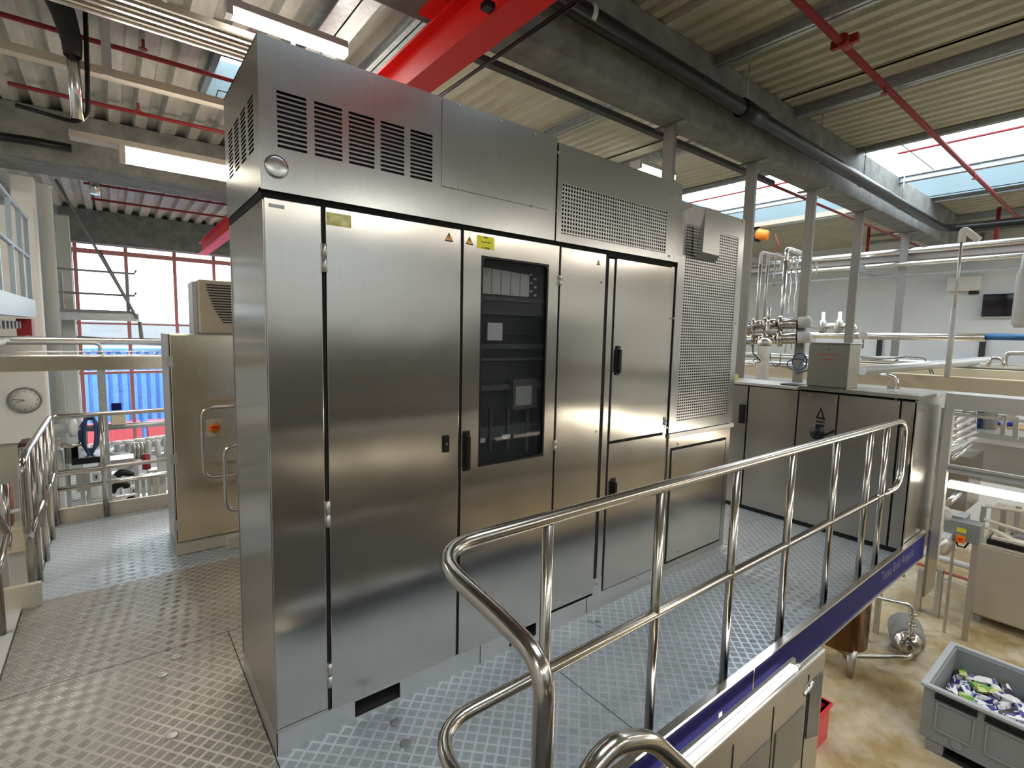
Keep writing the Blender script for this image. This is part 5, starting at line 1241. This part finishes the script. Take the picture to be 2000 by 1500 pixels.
for k, (x0, y0, x1, y1) in enumerate(((180, 924, 196, 938), (254, 952, 268, 964))):
    a, c = at(x0, y0, Y=6.0), at(x1, y1, Y=6.0); t = thing('sensor_box', ['grey square sensor box with dark screen near the left grey uprights', 'grey square sensor box with dark screen near the middle grey uprights'][k], 'sensor box', a)
    MB().box(a.x, c.x, 6.0, 6.15, c.z, a.z).build('casing', LGREY, t, .01); MB().box(a.x+.03, c.x-.03, 5.99, 6.0, c.z+.03, a.z-.03).build('screen', NAVY, t)
a, c = at(140, 920, Y=6.6), at(330, 880, Y=6.6)
tag(MB().box(on(285, 900, -1.5).x-.5, on(285, 900, -1.5).x+.8, 7.6, 8.2, FZ, -1.15).build('filler_machine', STEELG, bevel=.02), 'steel machine block under the curved chain conveyor', 'machine')
a, c = at(290, 872, Y=7.2), at(322, 888, Y=7.2)
for k in range(4): tag(MB().lathe([(.035, 0), (.035, .22), (.02, .24)], (a.x+k*.11, 7.2, c.z), n=12).build('white_bottle', WHITE), 'small upright white bottle on the line below the knobs', 'bottle', 'white bottles on the line')
tag(MB().box(at(140, 905, Y=6.4).x, at(196, 905, Y=6.4).x, 6.4, 6.9, at(150, 908, Y=6.4).z, at(150, 896, Y=6.4).z).build('black_deck', BLACK), 'black flat deck of the conveyor at left', 'deck')
tag(MB().box(at(207, 898, Y=6.5).x, at(262, 898, Y=6.5).x, 6.5, 6.8, at(230, 912, Y=6.5).z, at(230, 898, Y=6.5).z).build('steel_deck', STEELG), 'steel deck below the curved chain conveyor', 'deck')
q = at(286, 905, Y=6.8); tag(MB().lathe([(.05, -.08), (.05, .12), (.02, .14)], q, n=16).build('red_canister', REDP), 'small dark red canister on the line', 'canister')
# hose coil on its hook
for k in range(3):
    pts = [at(176+(11+5*k)*math.cos(a*PI/12), 848+(40-5*k)*math.sin(a*PI/12), Y=6.6+.04*k) for a in range(25)]
    tag(MB().tube(pts, .016, 8, False).build('hose_coil', HOSE), ['inner', 'middle', 'outer'][k]+' loop of the dark blue hose coil hanging before the red skip', 'hose', 'dark blue hose coil')
a, c = at(148, 838, Y=6.7), at(330, 826, Y=6.7)
tag(MB().cyl(a, c, .04, 10).build('horizontal_pipe', GALV), 'grey horizontal pipe below the small control box', 'pipe')
a, c = at(216, 810, Y=6.6), at(247, 829, Y=6.6)
t = thing('line_controller', 'small pale control box with a tilted monitor in front of the blue container', 'control box', a)
MB().box(a.x, c.x, 6.6, 6.8, c.z, a.z).build('casing', CREAM, t, .01)
d, e = at(217, 788, Y=6.6), at(238, 801, Y=6.6)
MB().box(d.x, e.x, 6.6, 6.64, e.z, d.z).build('monitor', NAVY, t, .01); MB().cyl(((d.x+e.x)/2, 6.62, a.z), ((d.x+e.x)/2, 6.62, e.z), .015, 8).build('monitor_stem', GREY, t)
# pale motors near the olive wall
q = at(146, 836, Y=6.2); t = thing('white_gearbox', 'round white gearbox flange at the end of the olive wall', 'gearbox', q)
MB().lathe([(.05, -.2), (.06, -.18), (.06, -.05), (.11, -.04), (.11, .0), (.05, .02)], q, (1, -.2, 0), 20).build('gearbox', LGREY, t)
a, c = at(110, 880, Y=6.5), at(126, 960, Y=6.5)
tag(MB().box(a.x, c.x, 6.5, 6.8, FZ, a.z).build('grey_pillar', LGREY, bevel=.01), 'light grey pillar just right of the railing corner', 'pillar')
q = at(140, 888, Y=6.5); tag(MB().lathe([(.07, -.1), (.07, .1), (.1, .11), (.1, .15)], q, n=16).build('steel_pot', TUBE), 'small steel pot by the left end of the conveyor', 'pot')
a, c = at(33, 867, Y=5.0), at(62, 912, Y=5.0)
tag(MB().box(a.x, c.x, 5.0, 5.3, c.z, a.z).build('dark_monitor', mat('maroon_black', (.05, .02, .02), .4), bevel=.02), 'dark red-black monitor behind the left railing', 'monitor')
for k, (x0, y0, x1, y1, m_) in enumerate(((55, 985, 82, 1030, TEAL), (5, 1040, 80, 1075, CREAM), (10, 1090, 60, 1150, LGREY), (0, 960, 20, 1040, mat('rust_brown', (.25, .08, .03), .6)))):
    a, c = at(x0, y0, Y=4.2), at(x1, y1, Y=4.2)
    tag(MB().box(a.x, c.x, 4.2+.05*k, 4.5, c.z, a.z).build(['blue_housing', 'cream_ledge', 'grey_block', 'brown_panel'][k], m_, bevel=.01), ['teal blue housing', 'cream ledge', 'light grey block', 'rust brown panel'][k]+' seen below between the left railing posts', 'machine part')
a, c = at(20, 1000, Y=4.0), at(95, 985, Y=4.0); tag(MB().cyl(a, c, .02, 8).build('guard_bar', PIPE), 'pale guard bar seen between the left railing posts', 'guard bar')

# more of the line: pairs of upright guides and small housings on the conveyor
for k, (px, py, w, h, m_, nm, lab) in enumerate(((200, 905, .10, .35, STEELG, 'steel_housing', 'narrow steel housing left of the railing post on the line'), (236, 935, .22, .16, STEELG, 'steel_housing', 'flat steel housing above the large curved black bracket'), (322, 905, .18, .3, LGREY, 'grey_housing', 'grey housing of the line beside the left cabinet edge'),
        (300, 950, .14, .5, STEELG, 'steel_housing', 'tall steel housing low between the right grey uprights'), (160, 940, .12, .3, STEELG, 'steel_housing', 'small steel housing by the ladder-like belts'), (186, 960, .10, .2, WHITE, 'white_housing', 'small white housing under the grey square sensor box'))):
    q = at(px, py, Y=7.3); tag(MB().box(q.x-w/2, q.x+w/2, 7.3, 7.5, q.z-h/2, q.z+h/2).build(nm, m_, bevel=.01), lab, 'machine part')
for k, px in enumerate((262, 270, 278, 286)):
    q = at(px, 884, Y=7.9); tag(MB().lathe([(.04, -.1), (.04, .10), (.015, .13), (.015, .16)], q, n=12).build('steel_bottle', TUBE), 'small steel canister standing in the row behind the curved conveyor', 'canister', 'row of small steel canisters')
